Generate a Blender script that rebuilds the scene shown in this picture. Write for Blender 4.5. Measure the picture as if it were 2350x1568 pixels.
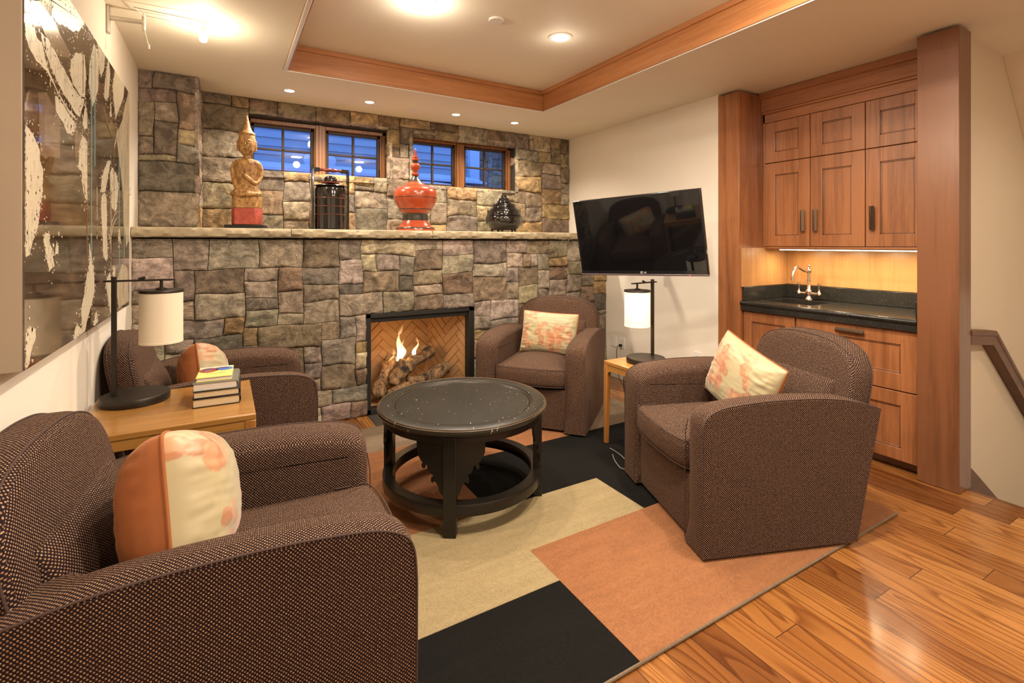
import bpy, bmesh, math, random
from math import pi, sin, cos, radians, sqrt, atan2
from mathutils import Vector, Matrix, noise
for o in list(bpy.data.objects): bpy.data.objects.remove(o)
scene = bpy.context.scene
C = scene.collection
# ---------------------------------------------------------------- camera
cam = bpy.data.cameras.new('camera'); camo = bpy.data.objects.new('camera', cam); C.objects.link(camo)
cam.sensor_width = 36.0; cam.lens = 36.0 * 1130.0 / 2350.0
cam.shift_y = -224.0 / 2350.0
camo.location = (0, 0, 1.38); camo.rotation_euler = (pi / 2, 0, -math.atan(658 / 1130.0))
cam.clip_start = 0.02
scene.camera = camo
# ---------------------------------------------------------------- world and exposure
w = bpy.data.worlds.new('dusk'); scene.world = w; w.use_nodes = True
w.node_tree.nodes['Background'].inputs[0].default_value = (0.10, 0.25, 0.74, 1)
w.node_tree.nodes['Background'].inputs[1].default_value = 2.3
scene.view_settings.view_transform = 'Standard'; scene.view_settings.look = 'None'
scene.view_settings.gamma = 1.0; scene.view_settings.use_curve_mapping = False
scene.view_settings.exposure = -0.05
WARM = (1.0, 0.86, 0.69)
def light(name, kind, loc, energy, color=WARM, rot=(0, 0, 0), size=0.06, spot=None, blend=0.6, parent=None):
    l = bpy.data.lights.new(name, kind); l.energy = energy; l.color = color
    if kind == 'AREA': l.size = size
    else: l.shadow_soft_size = size
    if spot: l.spot_size = radians(spot); l.spot_blend = blend
    o = bpy.data.objects.new(name, l); o.location = loc; o.rotation_euler = rot; C.objects.link(o)
    if parent: o.parent = parent
    return o
# ---------------------------------------------------------------- materials
def newmat(name):
    m = bpy.data.materials.new(name); m.use_nodes = True
    nt = m.node_tree; b = nt.nodes['Principled BSDF']
    return m, nt, b
class NB:
    def __init__(s, nt): s.nt = nt
    def n(s, t, **kw):
        x = s.nt.nodes.new(t)
        for k, v in kw.items():
            if k.startswith('i_'):
                key = k[2:]; key = int(key) if key.isdigit() else key
                x.inputs[key].default_value = v
            else: setattr(x, k, v)
        return x
    def l(s, a, b): s.nt.links.new(a, b)
    def math(s, op, a, b=None, c=None, clamp=False):
        x = s.nt.nodes.new('ShaderNodeMath'); x.operation = op; x.use_clamp = clamp
        for i, v in enumerate((a, b, c)):
            if v is None: continue
            if isinstance(v, (int, float)): x.inputs[i].default_value = v
            else: s.l(v, x.inputs[i])
        return x.outputs[0]
    def mix(s, f, a, b, mode='MIX'):
        x = s.nt.nodes.new('ShaderNodeMix'); x.data_type = 'RGBA'; x.blend_type = mode
        for sock, v in ((x.inputs[0], f), (x.inputs[6], a), (x.inputs[7], b)):
            if isinstance(v, (int, float)): sock.default_value = v
            elif isinstance(v, tuple): sock.default_value = (*v[:3], 1)
            else: s.l(v, sock)
        return x.outputs[2]
    def noise(s, vec, scale, detail=3, rough=0.5, dist=0.0):
        x = s.n('ShaderNodeTexNoise'); x.inputs['Scale'].default_value = scale; x.inputs['Detail'].default_value = detail
        x.inputs['Roughness'].default_value = rough; x.inputs['Distortion'].default_value = dist
        if vec is not None: s.l(vec, x.inputs['Vector'])
        return x.outputs[0]
    def ramp(s, f, stops):
        x = s.n('ShaderNodeValToRGB'); e = x.color_ramp.elements
        while len(e) < len(stops): e.new(0.5)
        for el, (p, c) in zip(e, stops): el.position = p; el.color = (*c, 1) if len(c) == 3 else c
        s.l(f, x.inputs[0]); return x.outputs[0]
    def mapping(s, scale=(1, 1, 1), loc=(0, 0, 0), rot=(0, 0, 0), src='Object', vec=None):
        if vec is None: vec = s.n('ShaderNodeTexCoord').outputs[src]
        m = s.n('ShaderNodeMapping'); m.inputs['Scale'].default_value = scale; m.inputs['Location'].default_value = loc
        m.inputs['Rotation'].default_value = rot; s.l(vec, m.inputs['Vector']); return m.outputs[0]
    def bump(s, h, strength=0.3, dist=0.01, b=None):
        x = s.n('ShaderNodeBump'); x.inputs['Strength'].default_value = strength; x.inputs['Distance'].default_value = dist
        s.l(h, x.inputs['Height'])
        if b is not None: s.l(x.outputs[0], b.inputs['Normal'])
        return x.outputs[0]
def simple(name, col, rough=0.5, metal=0.0, coat=0.0, var=0.0, vscale=8, bump=0.0, bscale=60, **kw):
    m, nt, b = newmat(name); q = NB(nt)
    b.inputs['Base Color'].default_value = (*col, 1); b.inputs['Roughness'].default_value = rough
    b.inputs['Metallic'].default_value = metal; b.inputs['Coat Weight'].default_value = coat
    v = q.mapping()
    if var:
        q.l(q.mix(q.noise(v, vscale, 4), tuple(c * (1 - var) for c in col), tuple(min(1, c * (1 + var)) for c in col)), b.inputs['Base Color'])
    if bump: q.bump(q.noise(v, bscale, 4), bump, 0.004, b)
    for k, x in kw.items(): b.inputs[k.replace('_', ' ')].default_value = x
    return m
def emit(name, col, s):
    m, nt, b = newmat(name); b.inputs['Base Color'].default_value = (*col, 1)
    b.inputs['Emission Color'].default_value = (*col, 1); b.inputs['Emission Strength'].default_value = s
    return m
def wood(name, dark, light_, axis='z', scale=1.0, rough=0.33, coat=0.4, fleck=0.5, bumpv=0.06):
    """long-grained timber: noise stretched along the grain axis, fine pores, broad tone variation"""
    m, nt, b = newmat(name); q = NB(nt)
    s = {'x': (1.2, 22, 22), 'y': (22, 1.2, 22), 'z': (22, 22, 1.2)}[axis]
    s = tuple(v * scale for v in s)
    g1 = q.noise(q.mapping(s), 1.0, 5, 0.6, 0.6)
    s2 = tuple(v * 5 for v in s)
    g2 = q.noise(q.mapping(s2), 1.0, 3, 0.7)
    broad = q.noise(q.mapping(tuple(v * 0.16 for v in s)), 1.0, 2)
    f = q.math('MULTIPLY_ADD', g1, 0.6, q.math('MULTIPLY', g2, 0.25)); f = q.math('MULTIPLY_ADD', broad, 0.45, f)
    f = q.math('SUBTRACT', f, 0.15, clamp=True)
    c = q.ramp(f, [(0.27, dark), (0.57, light_)])
    if fleck:
        fl = q.ramp(g2, [(0.60, (0, 0, 0)), (0.72, (1, 1, 1))])
        c = q.mix(q.math('MULTIPLY', fl, fleck * 0.5), c, tuple(min(1, v * 1.45) for v in light_))
    q.l(c, b.inputs['Base Color']); b.inputs['Roughness'].default_value = rough; b.inputs['Coat Weight'].default_value = coat
    b.inputs['Coat Roughness'].default_value = 0.25
    q.bump(g2, bumpv, 0.002, b)
    return m
M = {}
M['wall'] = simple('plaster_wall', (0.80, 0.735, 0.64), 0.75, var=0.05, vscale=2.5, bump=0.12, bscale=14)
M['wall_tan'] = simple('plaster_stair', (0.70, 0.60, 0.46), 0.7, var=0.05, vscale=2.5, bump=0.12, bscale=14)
M['ceiling'] = simple('plaster_ceiling', (0.80, 0.73, 0.60), 0.65, var=0.05, vscale=2, bump=0.10, bscale=12)
M['white'] = simple('white_paint', (0.75, 0.72, 0.66), 0.45)
M['oak'] = wood('oak_vertical', (0.135, 0.044, 0.015), (0.345, 0.135, 0.052), 'z')
M['oak_h'] = wood('oak_horizontal', (0.135, 0.044, 0.015), (0.345, 0.135, 0.052), 'y')
M['oak_x'] = wood('oak_beam', (0.23, 0.082, 0.025), (0.46, 0.195, 0.070), 'x', 0.8)
M['oak_y'] = wood('oak_beam_side', (0.23, 0.082, 0.025), (0.46, 0.195, 0.070), 'y', 0.8)
M['oak_back'] = wood('oak_figured', (0.34, 0.15, 0.050), (0.52, 0.27, 0.10), 'z', 0.6)
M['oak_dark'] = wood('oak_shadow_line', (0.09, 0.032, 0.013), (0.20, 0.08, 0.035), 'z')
M['post'] = wood('post_wood', (0.075, 0.027, 0.011), (0.180, 0.072, 0.032), 'z', 0.7, rough=0.30, coat=0.35)
M['rail'] = wood('rail_wood', (0.06, 0.022, 0.010), (0.14, 0.055, 0.024), 'x', 1.0, rough=.45, coat=.05)
M['sash'] = wood('sash_wood', (0.10, 0.034, 0.009), (0.27, 0.105, 0.030), 'z', 1.4)
M['sash_dark'] = simple('sash_dark', (0.030, 0.013, 0.007), 0.5)
M['table_top'] = wood('honey_wood', (0.24, 0.105, 0.022), (0.40, 0.195, 0.048), 'x', 0.5, rough=0.2, coat=0.7, fleck=0.2, bumpv=0.02)
M['table_leg'] = wood('honey_leg', (0.22, 0.085, 0.018), (0.38, 0.16, 0.04), 'z', 0.6, rough=0.28, coat=0.5, fleck=0.2)
M['bronze'] = simple('dark_bronze', (0.035, 0.028, 0.022), 0.42, metal=0.7, var=0.25, vscale=20)
M['bronze_light'] = simple('bronze_handle', (0.16, 0.115, 0.08), 0.35, metal=0.9)
M['nickel'] = simple('nickel', (0.62, 0.56, 0.48), 0.2, metal=1.0)
M['black'] = simple('black_metal', (0.008, 0.007, 0.006), 0.6)
M['black_gap'] = simple('black_gap', (0.006, 0.005, 0.005), 0.8)
M['lacquer'] = simple('black_lacquer', (0.012, 0.010, 0.009), 0.12, coat=0.6, var=0.4, vscale=10)
M['granite'] = None
M['mortar'] = simple('mortar', (0.035, 0.028, 0.022), 0.95)
M['grey_metal'] = simple('grey_metal', (0.62, 0.58, 0.52), 0.35, metal=0.3)
M['cord'] = simple('cord_dark', (0.03, 0.022, 0.018), 0.5)
M['cord_grey'] = simple('cord_grey', (0.16, 0.15, 0.14), 0.5)
M['glow'] = emit('can_and_fill_glow', (1.0, 0.88, 0.70), 14)
M['glow_bulb'] = emit('bulb_glow', (1.0, 0.85, 0.65), 60)
M['led'] = emit('led_red', (1.0, 0.02, 0.05), 6)
M['strip'] = emit('strip_glow', (1.0, 0.86, 0.62), 16)
def m_granite():
    m, nt, b = newmat('black_granite'); q = NB(nt); v = q.mapping()
    n1 = q.noise(v, 160, 2, 0.6); n2 = q.noise(v, 6, 4)
    c = q.mix(n2, (0.010, 0.010, 0.009), (0.032, 0.030, 0.026))
    c = q.mix(q.ramp(n1, [(0.64, (0, 0, 0)), (0.75, (1, 1, 1))]), c, (0.16, 0.15, 0.13))
    q.l(c, b.inputs['Base Color']); b.inputs['Roughness'].default_value = 0.22
    return m
M['granite'] = m_granite()
def m_stone():
    m, nt, b = newmat('ledge_stone'); q = NB(nt); v = q.mapping()
    col = q.n('ShaderNodeVertexColor'); col.layer_name = 'Col'
    n1 = q.noise(v, 7, 6, 0.65, 1.4); n2 = q.noise(q.mapping((1, 1, 1.5)), 30, 6, 0.72, 0.3); n3 = q.noise(v, 150, 3, 0.6)
    c = q.mix(q.ramp(n1, [(0.40, (0, 0, 0)), (0.60, (1, 1, 1))]), q.mix(1.0, col.outputs[0], (0.60, 0.56, 0.50), 'MULTIPLY'), q.mix(1.0, col.outputs[0], (1.32, 1.26, 1.15), 'MULTIPLY'))
    c = q.mix(q.ramp(n2, [(0.34, (.8, .8, .8)), (0.58, (0, 0, 0))]), c, q.mix(1.0, c, (0.55, 0.50, 0.47), 'MULTIPLY'))
    c = q.mix(q.ramp(n3, [(0.50, (0, 0, 0)), (0.66, (.6, .6, .6))]), c, q.mix(1.0, c, (1.45, 1.38, 1.25), 'MULTIPLY'))
    vein = q.ramp(q.noise(v, 11, 4, 0.7, 2.2), [(0.485, (0, 0, 0)), (0.5, (1, 1, 1)), (0.515, (0, 0, 0))])
    c = q.mix(q.math('MULTIPLY', vein, 0.35), c, q.mix(1.0, c, (1.6, 1.5, 1.4), 'MULTIPLY'))
    q.l(c, b.inputs['Base Color']); b.inputs['Roughness'].default_value = 0.78
    h = q.math('MULTIPLY_ADD', n1, 1.3, q.math('MULTIPLY', n2, 0.7)); h = q.math('MULTIPLY_ADD', n3, 0.22, h)
    q.bump(h, 0.85, 0.020, b)
    return m
M['stone'] = m_stone()
def m_fabric(name='woven_chenille'):
    m, nt, b = newmat(name); q = NB(nt)
    uv = q.n('ShaderNodeTexCoord').outputs['UV']
    wob = q.n('ShaderNodeTexNoise'); wob.inputs['Scale'].default_value = 60; q.l(uv, wob.inputs['Vector'])
    vm = q.n('ShaderNodeVectorMath', operation='SCALE'); q.l(wob.outputs['Color'], vm.inputs[0]); vm.inputs['Scale'].default_value = 0.0022
    va = q.n('ShaderNodeVectorMath', operation='ADD'); q.l(uv, va.inputs[0]); q.l(vm.outputs[0], va.inputs[1])
    sp = q.n('ShaderNodeSeparateXYZ'); q.l(va.outputs[0], sp.inputs[0])
    F = 2 * pi / 0.0098
    p = q.math('MULTIPLY', q.math('SINE', q.math('MULTIPLY', sp.outputs[0], F)), q.math('SINE', q.math('MULTIPLY', sp.outputs[1], F)))
    f = q.n('ShaderNodeMapRange'); f.interpolation_type = 'SMOOTHSTEP'; q.l(p, f.inputs[0]); f.inputs[1].default_value = 0.12; f.inputs[2].default_value = 0.55
    tone = q.noise(uv, 180, 2, 0.6); broad = q.noise(uv, 5, 3)
    dot = q.ramp(tone, [(0.35, (0.14, 0.062, 0.046)), (0.5, (0.30, 0.175, 0.102)), (0.70, (0.46, 0.31, 0.18))])
    base = q.mix(broad, (0.009, 0.005, 0.006), (0.020, 0.010, 0.011))
    q.l(q.mix(f.outputs[0], base, dot), b.inputs['Base Color'])
    b.inputs['Roughness'].default_value = 0.85
    b.inputs['Specular IOR Level'].default_value = 0.12; b.inputs['Sheen Weight'].default_value = 0.06; b.inputs['Sheen Tint'].default_value = (0.75, 0.5, 0.42, 1); b.inputs['Sheen Roughness'].default_value = 0.4
    q.bump(f.outputs[0], 0.6, 0.002, b)
    return m
M['fabric'] = m_fabric()
M['piping'] = simple('fabric_piping', (0.055, 0.030, 0.024), 0.85, var=0.6, vscale=220)
def m_rug(name, col, var=0.22):
    m, nt, b = newmat(name); q = NB(nt); v = q.mapping((3.0, 22, 8)); o = q.mapping()
    n1 = q.noise(v, 1.0, 5, 0.6); n2 = q.ramp(q.noise(o, 170, 3, 0.75), [(.42, (0, 0, 0)), (.62, (1, 1, 1))])
    c = q.mix(n1, tuple(x * (1 - var * 1.4) for x in col), tuple(x * (1 + var * 1.4) for x in col))
    n3 = q.noise(o, 42, 3, 0.7)
    c = q.mix(q.math('MULTIPLY', n3, 0.9), q.mix(1.0, c, (1.18, 1.18, 1.18), 'MULTIPLY'), q.mix(1.0, c, (.72, .72, .72), 'MULTIPLY'))
    c = q.mix(q.math('MULTIPLY', n2, 0.45), c, tuple(x * 1.55 + .004 for x in col))
    q.l(c, b.inputs['Base Color']); b.inputs['Roughness'].default_value = 0.95
    b.inputs['Sheen Weight'].default_value = 0.0; b.inputs['Specular IOR Level'].default_value = 0.1
    q.bump(q.noise(o, 260, 3, 0.7), 0.7, 0.004, b)
    return m
M['rug_pale'] = m_rug('rug_sand', (0.265, 0.205, 0.112)); M['rug_orange'] = m_rug('rug_terracotta', (0.235, 0.102, 0.046))
M['rug_black'] = m_rug('rug_black', (0.0065, 0.006, 0.0055)); M['rug_grey'] = m_rug('rug_taupe', (0.17, 0.125, 0.085))
def m_floor():
    m, nt, b = newmat('heart_pine_planks'); q = NB(nt)
    tc = q.n('ShaderNodeTexCoord').outputs['Object']; sp = q.n('ShaderNodeSeparateXYZ'); q.l(tc, sp.inputs[0])
    W = 0.128
    px = q.math('DIVIDE', sp.outputs[0], W); ix = q.math('FLOOR', px); fx = q.math('FRACT', px)
    wn = q.n('ShaderNodeTexWhiteNoise', noise_dimensions='1D'); q.l(ix, wn.inputs['W'])
    ly = q.math('DIVIDE', q.math('MULTIPLY_ADD', wn.outputs[0], 3.1, sp.outputs[1]), 1.75); iy = q.math('FLOOR', ly); fy = q.math('FRACT', ly)
    cid = q.n('ShaderNodeCombineXYZ'); q.l(ix, cid.inputs[0]); q.l(iy, cid.inputs[1])
    wn2 = q.n('ShaderNodeTexWhiteNoise', noise_dimensions='3D'); q.l(cid.outputs[0], wn2.inputs['Vector'])
    off = q.n('ShaderNodeVectorMath', operation='MULTIPLY_ADD'); q.l(wn2.outputs['Color'], off.inputs[0]); off.inputs[1].default_value = (7, 9, 5); q.l(tc, off.inputs[2])
    mp = q.mapping((1, 0.11, 1), vec=off.outputs[0])
    base = q.noise(mp, 5.0, 2, 0.4, 0.3)                      # cathedral rings: contour lines of a stretched noise
    rings = q.math('FRACT', q.math('MULTIPLY', base, 19.0))
    rings = q.ramp(rings, [(0.0, (0, 0, 0)), (0.55, (0.25, 0.25, 0.25)), (0.88, (1, 1, 1)), (1.0, (0, 0, 0))])
    fine = q.noise(q.mapping((130, 4, 60), vec=off.outputs[0]), 1.0, 4, 0.6)
    tone = q.ramp(wn2.outputs[0], [(0.0, (0.17, 0.060, 0.015)), (0.3, (0.27, 0.105, 0.026)), (0.65, (0.36, 0.155, 0.042)), (1.0, (0.43, 0.205, 0.062))])
    c = q.mix(q.math('MULTIPLY', rings, 0.85), tone, q.mix(1.0, tone, (0.42, 0.30, 0.22), 'MULTIPLY'))
    c = q.mix(q.math('MULTIPLY', fine, 0.5), c, q.mix(1.0, c, (0.62, 0.52, 0.42), 'MULTIPLY'))
    kn = q.n('ShaderNodeTexVoronoi', feature='F1'); kn.inputs['Scale'].default_value = 2.1; q.l(q.mapping((1.0, 0.62, 1), vec=off.outputs[0]), kn.inputs['Vector'])
    kf = q.ramp(kn.outputs['Distance'], [(0.022, (1, 1, 1)), (0.05, (0, 0, 0))])
    c = q.mix(kf, c, (0.03, 0.012, 0.006))
    # joints
    e = q.math('LESS_THAN', q.math('MINIMUM', fx, q.math('SUBTRACT', 1.0, fx)), 0.011)
    ey = q.math('LESS_THAN', fy, 0.0016); g = q.math('MAXIMUM', e, ey)
    q.l(q.mix(g, c, (0.035, 0.014, 0.006)), b.inputs['Base Color'])
    q.l(q.math('MULTIPLY_ADD', fine, 0.18, 0.17), b.inputs['Roughness']); b.inputs['Coat Weight'].default_value = 0.35; b.inputs['Coat Roughness'].default_value = 0.15
    h = q.math('SUBTRACT', q.math('MULTIPLY', q.noise(mp, 3, 2), 0.5), g)
    q.bump(h, 0.25, 0.003, b)
    return m
M['floor'] = m_floor()
def m_glass(name, tint=(1, 1, 1), refl=0.5):
    m = bpy.data.materials.new(name); m.use_nodes = True; nt = m.node_tree; nt.nodes.clear(); q = NB(nt)
    out = q.n('ShaderNodeOutputMaterial'); mx = q.n('ShaderNodeMixShader'); tr = q.n('ShaderNodeBsdfTransparent'); gl = q.n('ShaderNodeBsdfGlossy')
    tr.inputs[0].default_value = (*tint, 1); gl.inputs['Roughness'].default_value = 0.0
    fr = q.n('ShaderNodeFresnel'); fr.inputs[0].default_value = 1.5
    q.l(q.math('MULTIPLY', fr.outputs[0], refl * 2), mx.inputs[0]); q.l(tr.outputs[0], mx.inputs[1]); q.l(gl.outputs[0], mx.inputs[2]); q.l(mx.outputs[0], out.inputs[0])
    return m
M['glass'] = m_glass('window_glass')
def m_vcol(name, rough=0.5, sheen=0.0, bump=0.0, bscale=80, coat=0.0):
    m, nt, b = newmat(name); q = NB(nt)
    col = q.n('ShaderNodeVertexColor'); col.layer_name = 'Col'; q.l(col.outputs[0], b.inputs['Base Color'])
    b.inputs['Roughness'].default_value = rough; b.inputs['Sheen Weight'].default_value = sheen; b.inputs['Coat Weight'].default_value = coat
    if bump: q.bump(q.noise(q.mapping(), bscale, 4, 0.6), bump, 0.004, b)
    return m
M['silk'] = m_vcol('printed_silk', 0.42, sheen=0.3, bump=0.12, bscale=18)
M['velvet'] = simple('rust_velvet', (0.27, 0.078, 0.016), 0.75, var=0.35, vscale=9, bump=0.25, bscale=14, Sheen_Weight=0.25, Sheen_Tint=(1.0, 0.6, 0.35, 1))
# ---------------------------------------------------------------- mesh builder
class MB:
    def __init__(s): s.v = []; s.f = []; s.m = []; s.c = None
    def add(s, vs, fs, m=0):
        o = len(s.v); s.v += [tuple(p) for p in vs]; s.f += [tuple(i + o for i in f) for f in fs]; s.m += [m] * len(fs); return o
    def box(s, x0, x1, y0, y1, z0, z1, m=0):
        s.add([(x0, y0, z0), (x1, y0, z0), (x1, y1, z0), (x0, y1, z0), (x0, y0, z1), (x1, y0, z1), (x1, y1, z1), (x0, y1, z1)],
              [(0, 3, 2, 1), (4, 5, 6, 7), (0, 1, 5, 4), (1, 2, 6, 5), (2, 3, 7, 6), (3, 0, 4, 7)], m); return s
    def loft(s, rings, m=0, close=True, cap0=True, cap1=True):
        n = len(rings[0]); vs = [p for r in rings for p in r]; fs = []
        for k in range(len(rings) - 1):
            for i in range(n if close else n - 1):
                j = (i + 1) % n; fs.append((k * n + i, k * n + j, (k + 1) * n + j, (k + 1) * n + i))
        if cap0: fs.append(tuple(range(n))[::-1])
        if cap1: fs.append(tuple((len(rings) - 1) * n + i for i in range(n)))
        s.add(vs, fs, m); return s
    def prism(s, poly, axis, a0, a1, m=0):
        def P(p, a): return {'x': (a, p[0], p[1]), 'y': (p[0], a, p[1]), 'z': (p[0], p[1], a)}[axis]
        return s.loft([[P(p, a0) for p in poly], [P(p, a1) for p in poly]], m)
    def lathe(s, prof, n=40, c=(0, 0, 0), m=0, cap=True):
        rings = [[(c[0] + r * cos(2 * pi * i / n), c[1] + r * sin(2 * pi * i / n), c[2] + z) for i in range(n)] for r, z in prof]
        return s.loft(rings, m, cap0=cap, cap1=cap)
    def tube(s, pts, r, n=10, m=0, cap=True):
        pts = [Vector(p) for p in pts]; rings = []
        up = None
        for i, p in enumerate(pts):
            t = (pts[min(i + 1, len(pts) - 1)] - pts[max(i - 1, 0)]).normalized()
            if up is None: up = Vector((0, 0, 1)) if abs(t.z) < 0.9 else Vector((1, 0, 0))
            a = t.cross(up).normalized(); up = a.cross(t).normalized()
            rr = r[i] if isinstance(r, (list, tuple)) else r
            rings.append([tuple(p + (a * cos(2 * pi * k / n) + up * sin(2 * pi * k / n)) * rr) for k in range(n)])
        return s.loft(rings, m, cap0=cap, cap1=cap)
    def build(s, name, mats, parent=None, loc=(0, 0, 0), rot=(0, 0, 0), bevel=0, seg=2, smooth=True, angle=40, uv=False, tf=None):
        me = bpy.data.meshes.new(name)
        vs = [tuple(tf @ Vector(p)) for p in s.v] if tf is not None else s.v
        me.from_pydata(vs, [], s.f); me.validate()
        if not isinstance(mats, (list, tuple)): mats = [mats]
        for x in mats: me.materials.append(M[x] if isinstance(x, str) else x)
        if len(me.polygons) == len(s.m): me.polygons.foreach_set('material_index', s.m)
        bm = bmesh.new(); bm.from_mesh(me); bmesh.ops.recalc_face_normals(bm, faces=bm.faces); bm.to_mesh(me); bm.free()
        if smooth:
            me.polygons.foreach_set('use_smooth', [True] * len(me.polygons)); me.set_sharp_from_angle(angle=radians(angle))
        if s.c is not None:
            at = me.color_attributes.new('Col', 'FLOAT_COLOR', 'POINT')
            at.data.foreach_set('color', [x for c in s.c for x in (*c, 1.0)])
        if uv: box_uv(me)
        o = bpy.data.objects.new(name, me); C.objects.link(o); o.location = loc; o.rotation_euler = rot
        if parent is not None: o.parent = parent
        if bevel:
            md = o.modifiers.new('bevel', 'BEVEL'); md.width = bevel; md.segments = seg; md.limit_method = 'ANGLE'; md.angle_limit = radians(35); md.harden_normals = False
        return o
def box_uv(me):
    l = me.uv_layers.new(name='UVMap').data
    for p in me.polygons:
        n = p.normal; a = max(range(3), key=lambda i: abs(n[i]) + (0.02 if i == 2 else 0))
        for li in p.loop_indices:
            c = me.vertices[me.loops[li].vertex_index].co
            l[li].uv = {0: (c.y, c.z), 1: (c.x, c.z), 2: (c.x, c.y)}[a]
def tag(o, label=None, cat=None, group=None, kind=None):
    if label: o['label'] = label
    if cat: o['category'] = cat
    if group: o['group'] = group
    if kind: o['kind'] = kind
    return o
def thing(name, label, cat, loc=(0, 0, 0), rz=0, group=None, rot=None):
    o = bpy.data.objects.new(name, None); C.objects.link(o); o.location = loc; o.rotation_euler = rot if rot else (0, 0, rz)
    o.empty_display_size = 0.1
    return tag(o, label, cat, group)
def kids(o): return [c for c in bpy.data.objects if c.parent == o]
def copy_tree(o, parent=None):
    ch = kids(o); c = o.copy(); C.objects.link(c)
    if parent is not None: c.parent = parent
    for k in ch: copy_tree(k, c)
    return c
def struct(mb, name, mats, **kw):
    o = mb.build(name, mats, **kw); o['kind'] = 'structure'; return o
def fbm(p, o=4): return noise.fractal(Vector(p), 0.8, 2.1, o)
def catmull(P, k=6):
    out = []
    for i in range(len(P) - 1):
        p0, p1, p2, p3 = P[max(i - 1, 0)], P[i], P[i + 1], P[min(i + 2, len(P) - 1)]
        for j in range(k):
            t = j / k
            out.append(tuple(0.5 * (2 * b + (c - a) * t + (2 * a - 5 * b + 4 * c - d) * t * t + (3 * b - a - 3 * c + d) * t ** 3) for a, b, c, d in zip(p0, p1, p2, p3)))
    out.append(tuple(P[-1])); return out
# ================================================================ THE SETTING
XL, XR, YF, YU, ZC = -0.525, 3.487, 4.0, 4.65, 2.60
# floor: planks up to the stair opening, hole-free under the chimney breast
m = MB(); m.box(XL, 3.60, -2.5, 1.16, -0.12, 0, 0); m.box(XL, 4.12, 1.17, 4.8, -0.12, 0, 0); m.box(XL, 3.60, 1.16, 1.17, -0.12, 0, 0)
struct(m, 'floor', 'floor', smooth=False)
m = MB(); m.box(3.601, 3.625, -2.5, 1.095, -0.14, -0.002, 0); struct(m, 'trim_1', 'rail', bevel=0.006)      # stair nosing
# left wall and the walls behind the camera
m = MB(); m.box(XL - 0.1, XL, -2.5, 4.8, 0, ZC + 0.2); struct(m, 'wall_left', 'wall', smooth=False)
m = MB(); m.box(XL, 5.8, -2.6, -2.5, -1.6, ZC + 0.2); struct(m, 'wall_rear', 'wall', smooth=False)
m = MB(); m.box(5.7, 5.8, -2.5, 1.3, -1.6, ZC + 0.2); struct(m, 'wall_stair_far', 'wall', smooth=False)
m = MB(); m.box(XR, 4.2, 2.634, 4.8, 0, ZC + 0.2); struct(m, 'wall_right', 'wall', smooth=False)
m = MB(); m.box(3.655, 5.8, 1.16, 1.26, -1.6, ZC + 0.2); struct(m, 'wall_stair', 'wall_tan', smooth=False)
m = MB(); m.box(3.60, 5.8, -2.5, 1.3, -1.7, -1.6); struct(m, 'floor_stair_landing', 'floor', smooth=False)
m = MB()                                                    # sloping underside over the stairs
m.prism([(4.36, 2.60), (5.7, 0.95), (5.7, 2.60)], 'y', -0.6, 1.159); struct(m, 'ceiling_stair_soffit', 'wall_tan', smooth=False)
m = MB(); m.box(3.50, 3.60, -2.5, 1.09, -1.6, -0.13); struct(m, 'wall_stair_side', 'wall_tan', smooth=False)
# stairs going down behind the floor edge, with their skirt board
m = MB()
for k in range(8):
    m.box(3.63 + 0.27 * k, 3.63 + 0.27 * (k + 1), 0.0, 1.14, -0.19 * (k + 1) - 0.04, -0.19 * (k + 1))
struct(m, 'stair_steps', 'rail', bevel=0.008)
m = MB(); m.prism([(3.66, 0.145), (3.87, 0.004), (5.5, -1.12), (5.5, -1.5), (3.66, -0.3)], 'y', 1.136, 1.159); struct(m, 'trim_2', 'rail', bevel=0.004)
# ceiling with the raised tray
TX0, TX1, TY0, TY1, TZ = 0.378, 2.512, 0.25, 3.752, 2.775
m = MB()
g_ = .012
for a in ((XL, 5.7, -2.5, TY0 - g_), (XL, 5.7, TY1 + g_, 4.8), (XL, TX0 - g_, TY0 - g_, TY1 + g_), (TX1 + g_, 5.7, TY0 - g_, TY1 + g_)):
    m.box(a[0], a[1], a[2], a[3], ZC, ZC + 0.03)
m.box(TX0 - 0.1, TX1 + 0.1, TY0 - 0.1, TY1 + 0.1, TZ, TZ + 0.05)
struct(m, 'ceiling', 'ceiling', smooth=False)
def ringbox(mb, x0, x1, y0, y1, t, z0, z1, ma=0, mb_=1):     # four mitred boards around an opening, inner faces at x0..y1
    for P, k in (([(x0, y0), (x1, y0), (x1 + t, y0 - t), (x0 - t, y0 - t)], ma), ([(x0, y1), (x1, y1), (x1 + t, y1 + t), (x0 - t, y1 + t)], ma),
                 ([(x0, y0), (x0, y1), (x0 - t, y1 + t), (x0 - t, y0 - t)], mb_), ([(x1, y0), (x1, y1), (x1 + t, y1 + t), (x1 + t, y0 - t)], mb_)):
        mb.loft([[(p[0], p[1], z0) for p in P], [(p[0], p[1], z1) for p in P]], k)
m = MB(); ringbox(m, TX0, TX1, TY0, TY1, 0.03, ZC - 0.006, TZ - 0.03); ringbox(m, TX0 + 0.016, TX1 - 0.016, TY0 + 0.016, TY1 - 0.016, 0.05, TZ - 0.034, TZ)
ringbox(m, TX0 + 0.006, TX1 - 0.006, TY0 + 0.006, TY1 - 0.006, 0.03, ZC - 0.008, ZC + 0.006)
struct(m, 'trim_3', ['oak_x', 'oak_y'], bevel=0.003)
m = MB(); ringbox(m, TX0 - 0.003, TX1 + 0.003, TY0 - 0.003, TY1 + 0.003, 0.024, ZC - 0.014, ZC + 0.004, 0, 0); struct(m, 'trim_4', 'white', bevel=0.005)
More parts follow.
